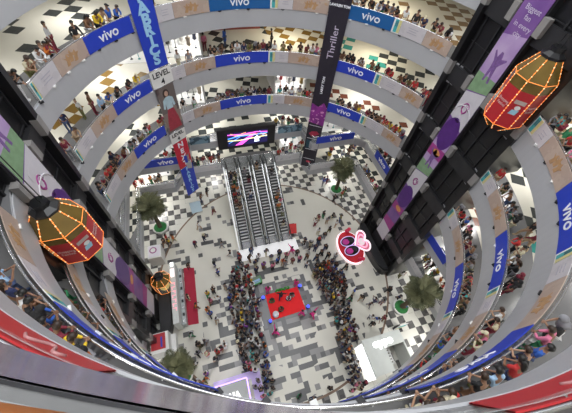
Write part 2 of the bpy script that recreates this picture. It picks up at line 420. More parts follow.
def panel(kind, level, a0, a1, steel=False, part='', words=None):
    z = LV[level]; r = {'sixth': 13.84}.get(level, R)-0.075; mid = (a0+a1)/2; b = MB(); g = 'printed panels on the %s-floor balustrade' % level
    z0, z1 = z-0.07, z+0.93
    base = {'blue': STEELBLUE if steel else BLUE, 'teal': WHITE, 'white': PALE, 'tan': TAN, 'red': RED}[kind]
    if level == 'sixth':     # these parapets lean outwards
        A_, B_ = arc(a0+0.05, a1-0.05, r+0.03, 1.0), arc(a0+0.05, a1-0.05, r+0.17, 1.0); n = len(A_)
        vs = [(*q, z0) for q in A_]+[(*q, z1) for q in B_]+[(q[0]*1.002, q[1]*1.002, z0) for q in A_]+[(q[0]*1.002, q[1]*1.002, z1) for q in B_]
        b.add(vs, [(i, i+1, n+i+1, n+i) for i in range(n-1)]+[(2*n+i, 3*n+i, 3*n+i+1, 2*n+i+1) for i in range(n-1)]+[(n+i, n+i+1, 3*n+i+1, 3*n+i) for i in range(n-1)]+[(i, 2*n+i, 2*n+i+1, i+1) for i in range(n-1)], base)
    else: curved(b, a0+0.05, a1-0.05, r, z0, z1, base)
    o = b.build('banner_panel'); tag(o, '%s%s on %s-floor balustrade, %s' % (KW[kind], part, level, words or where(mid)), 'banner', g)
    if kind == 'blue': text('lettering', 'vivo', 0.82, onring(mid, z+0.45, r-0.055), LETTER, o, bold=0.008, xs=1.15)
    if kind == 'teal':
        w = a1-a0; c = MB(); curved(c, a0+w*0.22, a0+w*0.62, r-0.03, z0+0.08, z1-0.04, TEAL, 0.01); c.build('teal_print', o)
        c = MB(); curved(c, a0+w*0.64, a1-0.1, r-0.03, z0+0.08, z1-0.04, YELLOWISH, 0.01); c.build('yellow_print', o)
        for q in (0.34, 0.50):
            c = MB(); curved(c, a0+w*q, a0+w*(q+0.07), r-0.045, z+0.42, z+0.78, PHOTO, 0.01); c.build('phone_print', o)
    if kind == 'white':
        c = MB(); w = a1-a0
        for i, (u0, u1) in enumerate(((0.30, 0.72), (0.34, 0.66), (0.28, 0.70))):
            curved(c, a0+w*u0, a0+w*u1, r-0.03, z+0.62-i*0.16, z+0.66-i*0.16, GREYTXT, 0.008)
        c.build('caption', o)
    if kind == 'tan':
        c = MB(); DAN = mat('orange_print', (0.46, 0.27, 0.13), 0.5, vary=0.3)
        for i in range(3):
            az = mid+(i-1)*min(1.4, (a1-a0)/5); zz = z+0.42+0.1*(i % 2)
            Mx = onring(az, zz, r-0.035)
            c.prism([(0.05, -0.3), (0.12, -0.05), (0.3, 0.1), (0.1, 0.12), (0.04, 0.3), (-0.06, 0.22), (-0.05, 0.1), (-0.26, 0.22), (-0.1, 0.0), (-0.2, -0.28)], -0.004, 0.004, DAN, Mx)
        c.build('dancer_print', o)
    if kind == 'red':
        c = MB()
        for i in range(1):
            az = a0+(a1-a0)*(i+0.7)/2; Mx = onring(az, z+0.42, r+0.08) @ Matrix.Rotation(-0.14, 4, 'X')
            pts = [(-0.5+0.06*j, 0.14*math.sin(j*0.7+i)+0.06*math.cos(j*0.37), 0) for j in range(16)]
            c.tube([Mx @ Vector(q) for q in pts], 0.03, mat('red_panel_swirl', (0.46, 0.22, 0.22), 0.5), 6)
        c.build('swirl_print', o)
for level in ('fifth', 'fourth', 'third'):
    s_ = level == 'fifth'
    for a0, a1, k in ((-76.2, -74.9, 'teal'), (-74.9, -66.5, 'white'), (-66.5, -55.5, 'tan'), (-55.5, -39.5, 'blue'), (-31.0, -25.5, 'white'), (-25.5, -13.4, 'tan'),
                      (7.5, 10.2, 'teal'), (10.2, 15.4, 'white'), (15.4, 27.8, 'tan'), (50.6, 53.4, 'teal'), (53.4, 62, 'white'), (62, 71.4, 'tan'),
                      (106.3, 109, 'teal'), (109, 113.6, 'white'), (113.6, 127.6, 'tan'), (127.6, 144.3, 'blue'), (144.3, 146.8, 'teal'), (146.8, 152, 'white'), (152, 164, 'tan'), (164, 184, 'blue'),
                      (-119, -108.6, 'tan'), (-126, -119, 'white'), (-128.6, -126, 'teal'), (-152, -128.6, 'blue')):
        panel(k, level, a0, a1)
    panel('blue', level, -13.4, 7.5, s_); panel('blue', level, 35.1, 50.6, s_)
for a0, a1, w_ in ((164, 176, 'in the bottom right corner'), (176, 188, 'near the bottom centre right'), (-134, -122, 'at the left picture edge'), (-147, -134, 'in the bottom left corner')):
    panel('red', 'sixth', a0, a1, words=w_)
def flat_panel(p0, p1, z0, z1, m, label, group, txt=None, name='banner_panel', size=0.85):
    """straight printed panel between two plan points, facing right-hand side of p0 -> p1"""
    a, b_ = Vector((*p0, 0)), Vector((*p1, 0)); t = (b_-a).normalized(); n = Vector((t.y, -t.x, 0))
    b = MB(); c = (a+b_)/2; L = (b_-a).length
    Mx = face((c.x, c.y, (z0+z1)/2), n); b.prism([(-L/2, -(z1-z0)/2), (L/2, -(z1-z0)/2), (L/2, (z1-z0)/2), (-L/2, (z1-z0)/2)], 0, 0.03, m, Mx)
    o = b.build(name); tag(o, label, 'banner', group)
    if txt: text('lettering', txt, size, Mx @ Matrix.Translation((0, 0, 0.05)), LETTER, o, bold=0.02, xs=1.1)
    return o
G2 = 'printed panels on the second-floor balustrade'; G1 = 'printed panels on the first-floor balustrade'
z = LV['second']
flat_panel((-11.8, 10.9), (-7.4, 10.9), z-0.05, z+0.93, BLUE, 'blue panel with white lettering on second-floor balustrade behind the lower red banner', G2, 'vivo')
flat_panel((7.3, 10.9), (12.2, 10.9), z-0.05, z+0.93, BLUE, 'blue panel with white lettering on second-floor balustrade right of the dark hanging banner', G2, 'vivo')
flat_panel((13.5, 7.6), (13.5, 4.3), z-0.05, z+0.93, BLUE, 'blue panel with white lettering on second floor against the right black pier', G2, 'vivo')
flat_panel((13.5, -3.9), (13.5, -6.6), z-0.05, z+0.93, BLUE, 'small blue second-floor panel below the right black pier', G2)
FISH = print_material('aqua_print', (0.20, 0.33, 0.42), [((0.05, 0.10, 0.14), 0.55), ((0.55, 0.60, 0.25), 0.66)], 1.8)
flat_panel((3.3, 13.5), (6.3, 13.5), z-0.05, z+0.93, FISH, 'aqua patterned panel on second floor right of the video screen', G2)
flat_panel((-6.9, 13.5), (-4.7, 13.5), z-0.05, z+0.93, FISH, 'aqua patterned panel on second floor left of the video screen', G2)
WHITEP = print_material('white_poster', (0.62, 0.61, 0.62), [((0.50, 0.48, 0.52), 0.62), ((0.35, 0.30, 0.34), 0.72)], 2.0)
z = LV['first']
for p0, p1, l in (((-8.5, 13.4), (-3.9, 13.4), 'white poster on first floor left of the escalator head'), ((3.1, 13.2), (6.5, 13.2), 'white poster on first floor right of the escalator head'),
                  ((7.2, 10.8), (12.8, 10.8), 'white poster on first floor behind the right far palm'), ((-13.4, 11.6), (-9.7, 11.6), 'white poster on first floor behind the left far palm'),
                  ((13.5, 9.8), (13.5, 4.2), 'long white poster on first floor between palm and right black pier'), ((13.5, -4.0), (13.5, -7.0), 'white poster on first floor just below the right pier'), ((13.5, -7.1), (13.5, -10.5), 'white poster on first floor beside the lower right palm')):
    o = flat_panel(p0, p1, z-0.05, z+0.90, WHITEP, l, G1)

# ---------------------------------------------------------------- long banners hanging down the far side
CYAN = mat('pale_cyan_letters', (0.35, 0.62, 0.85), 0.5)
def hang(name, az, w, z0, z1, m, label, r=13.36, cat='banner', group=None):
    Mx = onring(az, (z0+z1)/2, r); b = MB(); h = z1-z0
    b.prism([(-w/2, -h/2), (w/2, -h/2), (w/2, h/2), (-w/2, h/2)], -0.012, 0.012, m, Mx)
    b.tube([Mx @ Vector((-w/2-0.04, h/2, 0)), Mx @ Vector((w/2+0.04, h/2, 0))], 0.025, STEEL); b.tube([Mx @ Vector((-w/2-0.04, -h/2, 0)), Mx @ Vector((w/2+0.04, -h/2, 0))], 0.025, STEEL)
    o = b.build(name); tag(o, label, cat, group); return o, Mx, h
def decal(name, Mx, poly, m, parent, lift=0.02):
    b = MB(); b.prism(poly, lift, lift+0.006, m, Mx); return b.build(name, parent)
def ell(cx, cy, rx, ry, n=20): return [(cx+rx*math.cos(2*PI*i/n), cy+ry*math.sin(2*PI*i/n)) for i in range(n)]
o, Mx, h = hang('hanging_banner', -35.2, 1.75, 19.45, 31.6, BLUE, 'long blue vertical banner with pale stacked letters above the LEVEL 4 sign')
for i, ch in enumerate('FABRICS'): text('letter', ch, 0.98, Mx @ Matrix.Translation((0.0, -h/2+0.62+(6-i)*0.70, 0.03)), CYAN, o, bold=0.045, xs=1.2)
SIGNW = mat('sign_white', (0.78, 0.77, 0.74), 0.5); INK = mat('black_ink', (0.02, 0.02, 0.02), 0.5)
o, Mx, h = hang('level_sign', -35.2, 1.95, 17.95, 19.40, SIGNW, 'white LEVEL 4 sign below the long blue vertical banner', 13.33, 'sign')
text('lettering', 'LEVEL', 0.62, Mx @ Matrix.Translation((0, 0.28, 0.02)), INK, o, bold=0.012); text('lettering', '4', 0.68, Mx @ Matrix.Translation((0, -0.36, 0.02)), INK, o, bold=0.012)
POSTER = print_material('portrait_backdrop', (0.16, 0.13, 0.12), [((0.26, 0.20, 0.17), 0.5), ((0.10, 0.07, 0.07), 0.6)], 0.6)
o, Mx, h = hang('portrait_banner', -35.2, 1.75, 13.25, 17.9, POSTER, 'dark vertical poster of a woman in pale top and red skirt')
SKIN = mat('printed_skin', (0.52, 0.33, 0.24), 0.5); HAIRP = mat('printed_hair', (0.05, 0.03, 0.025), 0.5); TOPP = mat('printed_top', (0.45, 0.60, 0.66), 0.5, vary=0.2); SKP = mat('printed_skirt', (0.36, 0.04, 0.06), 0.5, vary=0.4, scale=5)
decal('printed_hair', Mx, ell(-0.05, 1.62, 0.30, 0.42), HAIRP, o, 0.018); decal('printed_face', Mx, ell(-0.03, 1.62, 0.18, 0.25), SKIN, o, 0.026)
decal('printed_top', Mx, [(-0.5, 1.1), (-0.2, 1.34), (0.15, 1.34), (0.48, 1.1), (0.6, 0.35), (0.4, 0.25), (0.33, 0.7), (0.30, 0.15), (-0.3, 0.15), (-0.33, 0.7), (-0.45, 0.25), (-0.62, 0.35)], TOPP, o)
decal('printed_skirt', Mx, [(-0.3, 0.15), (0.3, 0.15), (0.62, -1.0), (0.72, -2.05), (-0.66, -2.05), (-0.55, -1.0)], SKP, o)
o, Mx, h = hang('level_sign', -35.2, 1.75, 11.95, 13.20, SIGNW, 'lower white LEVEL sign between woman poster and red banner', 13.33, 'sign')
text('lettering', 'LEVEL', 0.52, Mx @ Matrix.Translation((0, 0.26, 0.02)), INK, o, bold=0.012); text('lettering', '4', 0.60, Mx @ Matrix.Translation((0, -0.30, 0.02)), INK, o, bold=0.012)
REDB = mat('hanging_red', (0.58, 0.02, 0.045), 0.45)
o, Mx, h = hang('hanging_banner', -35.2, 1.62, 8.35, 11.92, REDB, 'red vertical banner with white stacked letters under the lower LEVEL sign')
for i, ch in enumerate('NEXT'): text('letter', ch, 0.85, Mx @ Matrix.Translation((0, h/2-0.5-i*0.84, 0.03)), LETTER, o, bold=0.03)
o, Mx, h = hang('hanging_banner', -35.2, 1.62, 3.75, 8.32, BLUE, 'blue vertical banner with pale letters below the red one, lowest of its column')
for i, ch in enumerate('FABRICS'): text('letter', ch, 0.66, Mx @ Matrix.Translation((0, h/2-0.4-i*0.62, 0.03)), CYAN, o, bold=0.02)
DKB = mat('hanging_dark', (0.022, 0.018, 0.03), 0.4, vary=0.3)
def galaxy():
    k = NB('galaxy_print', 0.4); n = k.noise(k.tc, 1.1, 5); n2 = k.noise(k.vmath('ADD', k.tc, (5, 5, 5)), 3.0, 4)
    c = k.mix(k.math('MULTIPLY', n, 1.1), (0.03, 0.01, 0.08), (0.45, 0.04, 0.42)); c = k.mix(k.math('GREATER_THAN', n2, 0.6), c, (0.75, 0.35, 0.62)); k.l(c, k.b.inputs['Base Color']); return k.m
o, Mx, h = hang('hanging_banner', 31.6, 1.70, 4.55, 31.6, DKB, 'long dark vertical banner with script lettering and purple galaxy print')
GAL = galaxy(); ZC = (4.55+31.6)/2
def zr(z): return z-ZC
decal('galaxy_print', Mx, [(-0.84, zr(11.6)), (0.84, zr(11.4)), (0.84, zr(13.7)), (0.4, zr(14.3)), (-0.1, zr(13.7)), (-0.84, zr(14.0))], GAL, o)
MAUVE = mat('mauve_letters', (0.62, 0.55, 0.68), 0.5)
text('lettering', 'Thriller', 0.82, Mx @ Matrix.Translation((0.05, zr(20.3), 0.02)) @ Matrix.Rotation(PI/2, 4, 'Z'), MAUVE, o, bold=0.0, xs=1.15)
text('lettering', 'LAWREN TOM', 0.26, Mx @ Matrix.Translation((0, zr(23.2), 0.02)), LETTER, o, bold=0.01)
text('lettering', 'LARRY TOM', 0.34, Mx @ Matrix.Translation((-0.1, zr(16.2), 0.02)) @ Matrix.Rotation(PI/2, 4, 'Z'), LETTER, o, bold=0.01)
text('lettering', '2', 0.7, Mx @ Matrix.Translation((0.2, zr(24.3), 0.02)), CYAN, o)
for zz in (11.2, 9.3, 7.6, 6.0):
    decal('white_rule', Mx, [(-0.7, zr(zz)-0.03), (0.7, zr(zz)-0.03), (0.7, zr(zz)+0.03), (-0.7, zr(zz)+0.03)], LETTER, o)
CRM = mat('crimson_print', (0.40, 0.03, 0.07), 0.5, vary=0.4); TEALD = mat('deep_teal_print', (0.02, 0.07, 0.10), 0.5, vary=0.5)
decal('crimson_print', Mx, [(-0.6, zr(10.0)), (-0.2, zr(9.6)), (0.3, zr(9.9)), (0.65, zr(10.2)), (0.3, zr(10.5)), (-0.3, zr(10.35))], CRM, o)
decal('teal_print', Mx, [(-0.7, zr(7.8)), (0.7, zr(7.8)), (0.7, zr(9.0)), (-0.7, zr(9.0))], TEALD, o)
decal('crimson_emblem', Mx, ell(0, zr(5.5), 0.30, 0.16), mat('emblem_red', (0.55, 0.04, 0.08), 0.5), o)

# ---------------------------------------------------------------- the two black piers
def pier(sgn, xf, y0, y1, tag_):
    X = sgn
    b = MB()
    def bx(xa, xb, ya, yb, za, zb, m): b.box(((xa+xb)/2*X, (ya+yb)/2, (za+zb)/2), (abs(xb-xa), abs(yb-ya), zb-za), m)
    yc0, yc1 = tag_['poster']
    bx(xf+0.55, xf+3.6, y0, y1, 0, 36, BLACK)                       # core
    bx(xf+0.12, xf+0.6, yc0-0.1, yc1+0.1, 0, 36, BLACKPANEL)         # central spine carrying the poster
    for ya, yb in ((y0, y0+0.42), (y1-0.42, y1)): bx(xf, xf+0.6, ya, yb, 0, 36, BLACK)
    for z in [i*1.5 for i in range(1, 24)]:                          # panel joints across the lift shafts
        bx(xf+0.49, xf+0.58, y0+0.42, yc0-0.1, z-0.03, z+0.03, DARK); bx(xf+0.49, xf+0.58, yc1+0.1, y1-0.42, z-0.03, z+0.03, DARK)
    for ya in ((y0+yc0)/2, (yc1+y1)/2):
        for d in (-0.6, 0.6): bx(xf+0.42, xf+0.55, ya+d-0.05, ya+d+0.05, 0, 36, DARK)
    for name in LV:                                                  # dark lintels across the shafts at each floor
        z = LV[name]; bx(xf+0.3, xf+0.6, y0+0.42, yc0-0.1, z-1.3, z-0.1, BLACKPANEL); bx(xf+0.3, xf+0.6, yc1+0.1, y1-0.42, z-1.3, z-0.1, BLACKPANEL)
    o = b.build('black_pier'); tag(o, tag_['label'], 'pier', None, 'structure')
    for name in LV:
        z = LV[name]
        for ya, yb in ((y0-0.02, y0+0.44), (yc0-0.48, yc0-0.08), (yc1+0.08, yc1+0.48), (y1-0.44, y1+0.02)):
            c = MB(); c.box(((xf+0.14)*X, (ya+yb)/2, z-0.35), (0.34, yb-ya, 0.95), BANDEND); c.build('stone_block', o)
    return o
PR = dict(poster=(-0.42, 1.18), label='black pier on the right with purple poster running down its face')
PL = dict(poster=(-2.35, -0.42), label='black pier on the left with purple poster running down its face')
pier(1, 12.75, -3.85, 3.85, PR); pier(-1, 12.95, -4.9, 1.9, PL)
for X, xf, ys, l in ((1, 12.75, (-3.6, 3.4), 'low black rounded plinth at the foot of the right pier'), (-1, 12.95, (-4.6, 1.7), 'low black rounded plinth at the foot of the left pier')):
    b = MB(); n = 16; yc = sum(ys)/2; hw = (ys[1]-ys[0])/2
    poly = [(X*(xf-0.1-1.15*math.sin(PI*i/n)**0.6), yc+hw*math.cos(PI*i/n)*(-X)) for i in range(n+1)]
    b.prism(poly, 0, 1.15, BLACK); b.prism([(p[0]*0.985+0.015*X*xf, yc+(p[1]-yc)*0.93) for p in poly], 1.15, 1.3, BLACKPANEL)
    o = b.build('pier_plinth'); tag(o, l, 'plinth')

# purple posters
def grad(name, c0, c1):
    k = NB(name, 0.4); n = k.noise(k.tc, 0.8, 3); k.l(k.mix(k.math('SMOOTH_MIN', 1.0, k.math('MULTIPLY', n, 1.2)), c0, c1), k.b.inputs['Base Color']); return k.m
PURP = grad('poster_purple', (0.10, 0.03, 0.22), (0.26, 0.13, 0.36)); LILAC = grad('poster_lilac', (0.26, 0.13, 0.42), (0.55, 0.42, 0.62)); PWHITE = mat('poster_white', (0.62, 0.60, 0.64), 0.45); PGREEN = mat('poster_green', (0.22, 0.36, 0.20), 0.45, vary=0.3)
DEEP = mat('poster_deep_purple', (0.09, 0.02, 0.20), 0.4, vary=0.2); PMID = mat('poster_mid_purple', (0.20, 0.10, 0.30), 0.45, vary=0.5, scale=6)
PINK = mat('poster_magenta', (0.36, 0.05, 0.25), 0.45, vary=0.2); ORG = mat('poster_orange', (0.70, 0.30, 0.10), 0.45, vary=0.3)
BATTER = [(-0.25, -1.0), (-0.1, -0.98), (-0.02, -0.3), (0.12, -0.6), (0.2, -1.0), (0.36, -0.98), (0.26, -0.45), (0.2, 0.0), (0.34, 0.2), (0.62, 0.5), (0.56, 0.58), (0.2, 0.45), (0.16, 0.62), (0.06, 0.80), (-0.08, 0.80), (-0.14, 0.62), (-0.2, 0.45), (-0.5, 0.75), (-0.56, 0.68), (-0.28, 0.2), (-0.22, -0.2)]
def tall_poster(X, x, y0, y1, z0, z1, zs, label):
    yc = (y0+y1)/2; w = y1-y0; Mx = face((X*x, yc, 0), (-X, 0, 0))
    b = MB(); b.prism([(-w/2, z0), (w/2, z0), (w/2, z1), (-w/2, z1)], 0, 0.03, PURP, Mx)
    o = b.build('tall_poster'); tag(o, label, 'poster')
    def q(name, poly, m, l=0.035): return decal(name, Mx, poly, m, o, l)
    for zb in zs:        # one printed design, about 9 m tall, repeated down the strip
        q('lilac_print', [(-w/2, zb+4.2), (w/2, zb+4.6), (w/2, zb+1.9), (-w/2, zb+1.9)], LILAC)
        q('green_print', [(-w/2, zb+1.9), (w/2, zb+1.9), (w/2, zb+1.0), (-w/2, zb+0.5)], PGREEN)
        q('white_print', [(-w/2, zb+0.4), (w/2, zb+0.95), (w/2, zb-2.1), (-w/2, zb-1.6)], PWHITE)
        q('purple_disc', [(p[0], p[1]) for p in ell(0, zb-2.9, w*0.49, 1.5, 28)], DEEP, 0.042)
        q('batsman_print', [(p[0]*0.95, p[1]*1.05+zb+2.6) for p in BATTER], PMID, 0.042)
        c = MB()
        for k in range(5): c.tube([Mx @ Vector((0.30*math.cos(a+k*1.3)*(1-0.12*k), zb-0.6+0.45*math.sin(a+k*1.3)*(1-0.12*k), 0.045)) for a in [i*0.35 for i in range(11)]], 0.025, PINK, 5)
        c.build('scribble_logo', o)
        c = MB()
        for k in range(6):
            a = k*PI/3; c.prism([(0.2*math.cos(a)+0.09*math.cos(t), zb+6.55+0.2*math.sin(a)+0.09*math.sin(t)) for t in [i*PI/4 for i in range(8)]], 0.042, 0.048, MAUVE, Mx)
        c.build('flower_logo', o)
        for i, s in enumerate(('Biggest', 'fan', 'in every', 'city')): text('lettering', s, 0.38, Mx @ Matrix.Translation((0.05, zb+5.75-0.42*i, 0.04)), MAUVE, o, ext=0.004)
        c = MB(); c.tube([Mx @ Vector((w*0.5*math.cos(t), zb+6.6+1.0*math.sin(t), 0.04)) for t in [0.15+i*0.25 for i in range(12)]], 0.05, PWHITE, 5); c.build('white_arc', o)
        q('white_tag', [(-0.42, zb+7.9), (0.42, zb+8.05), (0.42, zb+8.5), (-0.42, zb+8.35)], PWHITE, 0.055)
        q('magenta_print', [(-w/2, zb-4.4), (w/2, zb-4.2), (w/2, zb-5.2), (-w/2, zb-5.4)], PINK, 0.038)
        q('orange_print', ell(0.1, zb-4.8, 0.42, 0.32, 12), ORG, 0.042)
    q('white_print', [(-w/2, z0), (w/2, z0), (w/2, z0+2.2), (-w/2, z0+2.4)], PWHITE); q('magenta_print', [(-w/2, z0+2.4), (w/2, z0+2.2), (w/2, z0+3.6), (-w/2, z0+3.4)], PINK)
    return o
tall_poster(1, 12.83, -0.42, 1.18, 2.9, 35, (21.3, 13.3), 'tall purple cricket poster on the face of the right black pier')
tall_poster(-1, 13.03, -2.35, -0.42, 2.6, 35, (21.8, 13.8), 'tall purple cricket poster on the face of the left black pier')
# ---------------------------------------------------------------- video screen
SCRBG = mat('screen_dark', (0.01, 0.012, 0.05), 0.3, emit=0.35, ecol=(0.05, 0.03, 0.30))
NPINK = mat('screen_pink', (0.9, 0.1, 0.6), 0.4, emit=2.2); NBLUE = mat('screen_blue', (0.1, 0.4, 1.0), 0.4, emit=2.0); NORG = mat('screen_orange', (1.0, 0.45, 0.1), 0.4, emit=1.8); NWHT = mat('screen_white', (0.8, 0.95, 1), 0.4, emit=2.5); NYEL = mat('screen_yellow', (1, 0.85, 0.35), 0.4, emit=2.0)
b = MB(); b.box((-0.55, 13.25, 9.25), (6.7, 0.35, 2.75), BLACK); b.box((-0.55, 13.30, 10.68), (6.7, 0.5, 0.12), BLACKPANEL)
o = b.build('video_screen'); tag(o, 'wide black video screen showing neon streaks above the escalators', 'screen')
Mx = face((-0.45, 13.07, 9.25), (0, -1, 0)); decal('display', Mx, [(-2.35, -0.95), (2.35, -0.95), (2.35, 0.95), (-2.35, 0.95)], SCRBG, o, 0.005)
decal('pink_streak', Mx, [(-1.5, -0.93), (-0.7, -0.93), (0.55, 0.15), (0.95, 0.55), (0.7, 0.6), (-0.2, 0.05)], NPINK, o)
decal('white_figure', Mx, [(0.75, -0.7), (1.35, -0.7), (1.3, -0.25), (1.5, -0.2), (1.1, 0.2), (0.7, -0.15), (0.85, -0.25)], NWHT, o, 0.03)
for m, pts, rr in ((NYEL, [(-2.3, -0.12), (-1, -0.22), (0.2, -0.12), (2.3, 0.05)], 0.045), (NBLUE, [(-2.3, 0.15), (-1, 0.42), (0.5, 0.35), (2.3, 0.45)], 0.05), (NPINK, [(-2.3, 0.72), (-0.5, 0.62), (1, 0.75), (2.3, 0.62)], 0.05),
                   (NORG, [(-1.6, 0.5), (0, 0.55), (1.2, 0.40), (2.2, 0.25)], 0.035), (NBLUE, [(-2.2, -0.5), (-1.7, -0.2), (-1.3, 0.05), (-0.9, 0.3)], 0.03), (NORG, [(-2.0, 0.85), (-1.2, 0.55), (-0.2, 0.85)], 0.03), (NBLUE, [(1.4, 0.85), (1.8, 0.2), (2.2, -0.1)], 0.03)):
    c = MB(); c.tube([Mx @ Vector((x, y, 0.03)) for x, y in pts], rr, m, 6); c.build('light_streak', o)

# ---------------------------------------------------------------- escalators
TREAD = mat('step_tread', (0.10, 0.10, 0.10), 0.45, 0.3); RISER = mat('step_edge', (0.72, 0.72, 0.70), 0.35, 0.4); SKIRT = mat('escalator_steel', (0.55, 0.56, 0.56), 0.25, 0.8)
EX = [-2.70, -1.03, 0.65, 2.32]
ELAB = ['leftmost of the four escalators, with its row of riders', 'second escalator from the left of the four', 'third escalator from the left of the four', 'rightmost of the four escalators']
def esc_path(y0=4.75, y1=12.95, z1=4.43):
    return [(y0-1.0, 0.0), (y0, 0.0), (y1, z1), (y1+1.0, z1)]
def zat(y): return min(4.43, max(0.0, (y-4.75)/8.2*4.43))
for x, l in zip(EX, ELAB):
    o = empty('escalator', (x, 4.75, 0)); tag(o, l, 'escalator', 'escalators in the centre')
    def L(mb, name): ob = mb.build(name, o); ob.matrix_parent_inverse = Matrix.Translation((-x, -4.75, 0)); return ob
    b = MB(); n = 24
    for i in range(n):
        y = 4.75+8.2*(i+0.5)/n; z = 4.43*(i+1)/n
        b.box((x, y, z-0.10), (1.0, 8.2/n+0.02, 0.20), TREAD); b.box((x, y-8.2/n/2+0.085, z+0.005), (1.0, 0.17, 0.03), RISER)
    L(b, 'steps')
    b = MB()
    for dx in (-0.62, 0.62):
        s_ = 0.11
        vs = [(x+dx+a, y, z) for a in (-s_, s_) for y, z in ((3.75, -0.0), (3.75, 0.25), (4.7, 0.25), (12.9, 4.68), (13.9, 4.68), (13.9, 4.0), (12.9, 3.9), (5.6, 0.0))]
        b.add(vs, [tuple(range(8))[::-1], tuple(range(8, 16))]+[(i, (i+1) % 8, 8+(i+1) % 8, 8+i) for i in range(8)], SKIRT)
    b.box((x, 4.25, 0.06), (1.0, 1.0, 0.10), SKIRT); b.box((x, 13.4, 4.40), (1.0, 1.1, 0.12), SKIRT)
    b.add([(x+a, y, z) for a in (-0.5, 0.5) for y, z in ((5.4, 0.0), (12.9, 4.05), (13.9, 4.05), (13.9, 3.6), (12.9, 3.55), (6.2, 0.0))], [tuple(range(6))[::-1], tuple(range(6, 12))]+[(i, (i+1) % 6, 6+(i+1) % 6, 6+i) for i in range(6)], DARK)
    L(b, 'truss')
    for dx in (-0.60, 0.60):
        c = MB(); t = 0.012
        vs = [(x+dx+a, y, z) for a in (-t, t) for y, z in ((3.7, 0.2), (3.6, 0.95), (4.7, 1.0), (12.9, 5.43), (14.0, 5.38), (13.9, 4.6), (12.9, 4.6), (4.7, 0.2))]
        c.add(vs, [tuple(range(8))[::-1], tuple(range(8, 16))]+[(i, (i+1) % 8, 8+(i+1) % 8, 8+i) for i in range(8)], GLASS); L(c, 'side_panel')
        c = MB(); c.tube([(x+dx, 3.75, 0.25), (x+dx, 3.5, 0.55), (x+dx, 3.62, 0.92), (x+dx, 4.7, 1.03), (x+dx, 12.9, 5.46), (x+dx, 14.0, 5.42), (x+dx, 14.15, 5.1), (x+dx, 13.95, 4.7)], 0.062, RUBBER, 8); L(c, 'handrail')
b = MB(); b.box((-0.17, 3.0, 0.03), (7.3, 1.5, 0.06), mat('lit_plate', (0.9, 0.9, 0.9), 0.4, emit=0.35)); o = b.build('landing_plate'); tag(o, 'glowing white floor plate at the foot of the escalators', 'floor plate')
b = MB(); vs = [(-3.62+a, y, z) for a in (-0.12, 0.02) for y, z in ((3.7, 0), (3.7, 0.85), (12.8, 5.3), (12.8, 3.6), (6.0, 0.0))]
b.add(vs, [tuple(range(5))[::-1], tuple(range(5, 10))]+[(i, (i+1) % 5, 5+(i+1) % 5, 5+i) for i in range(5)], mat('lit_cladding', (0.85, 0.87, 0.87), 0.25, emit=0.25)); o = b.build('escalator_cladding'); tag(o, 'shiny white side cladding along the leftmost escalator', 'cladding')

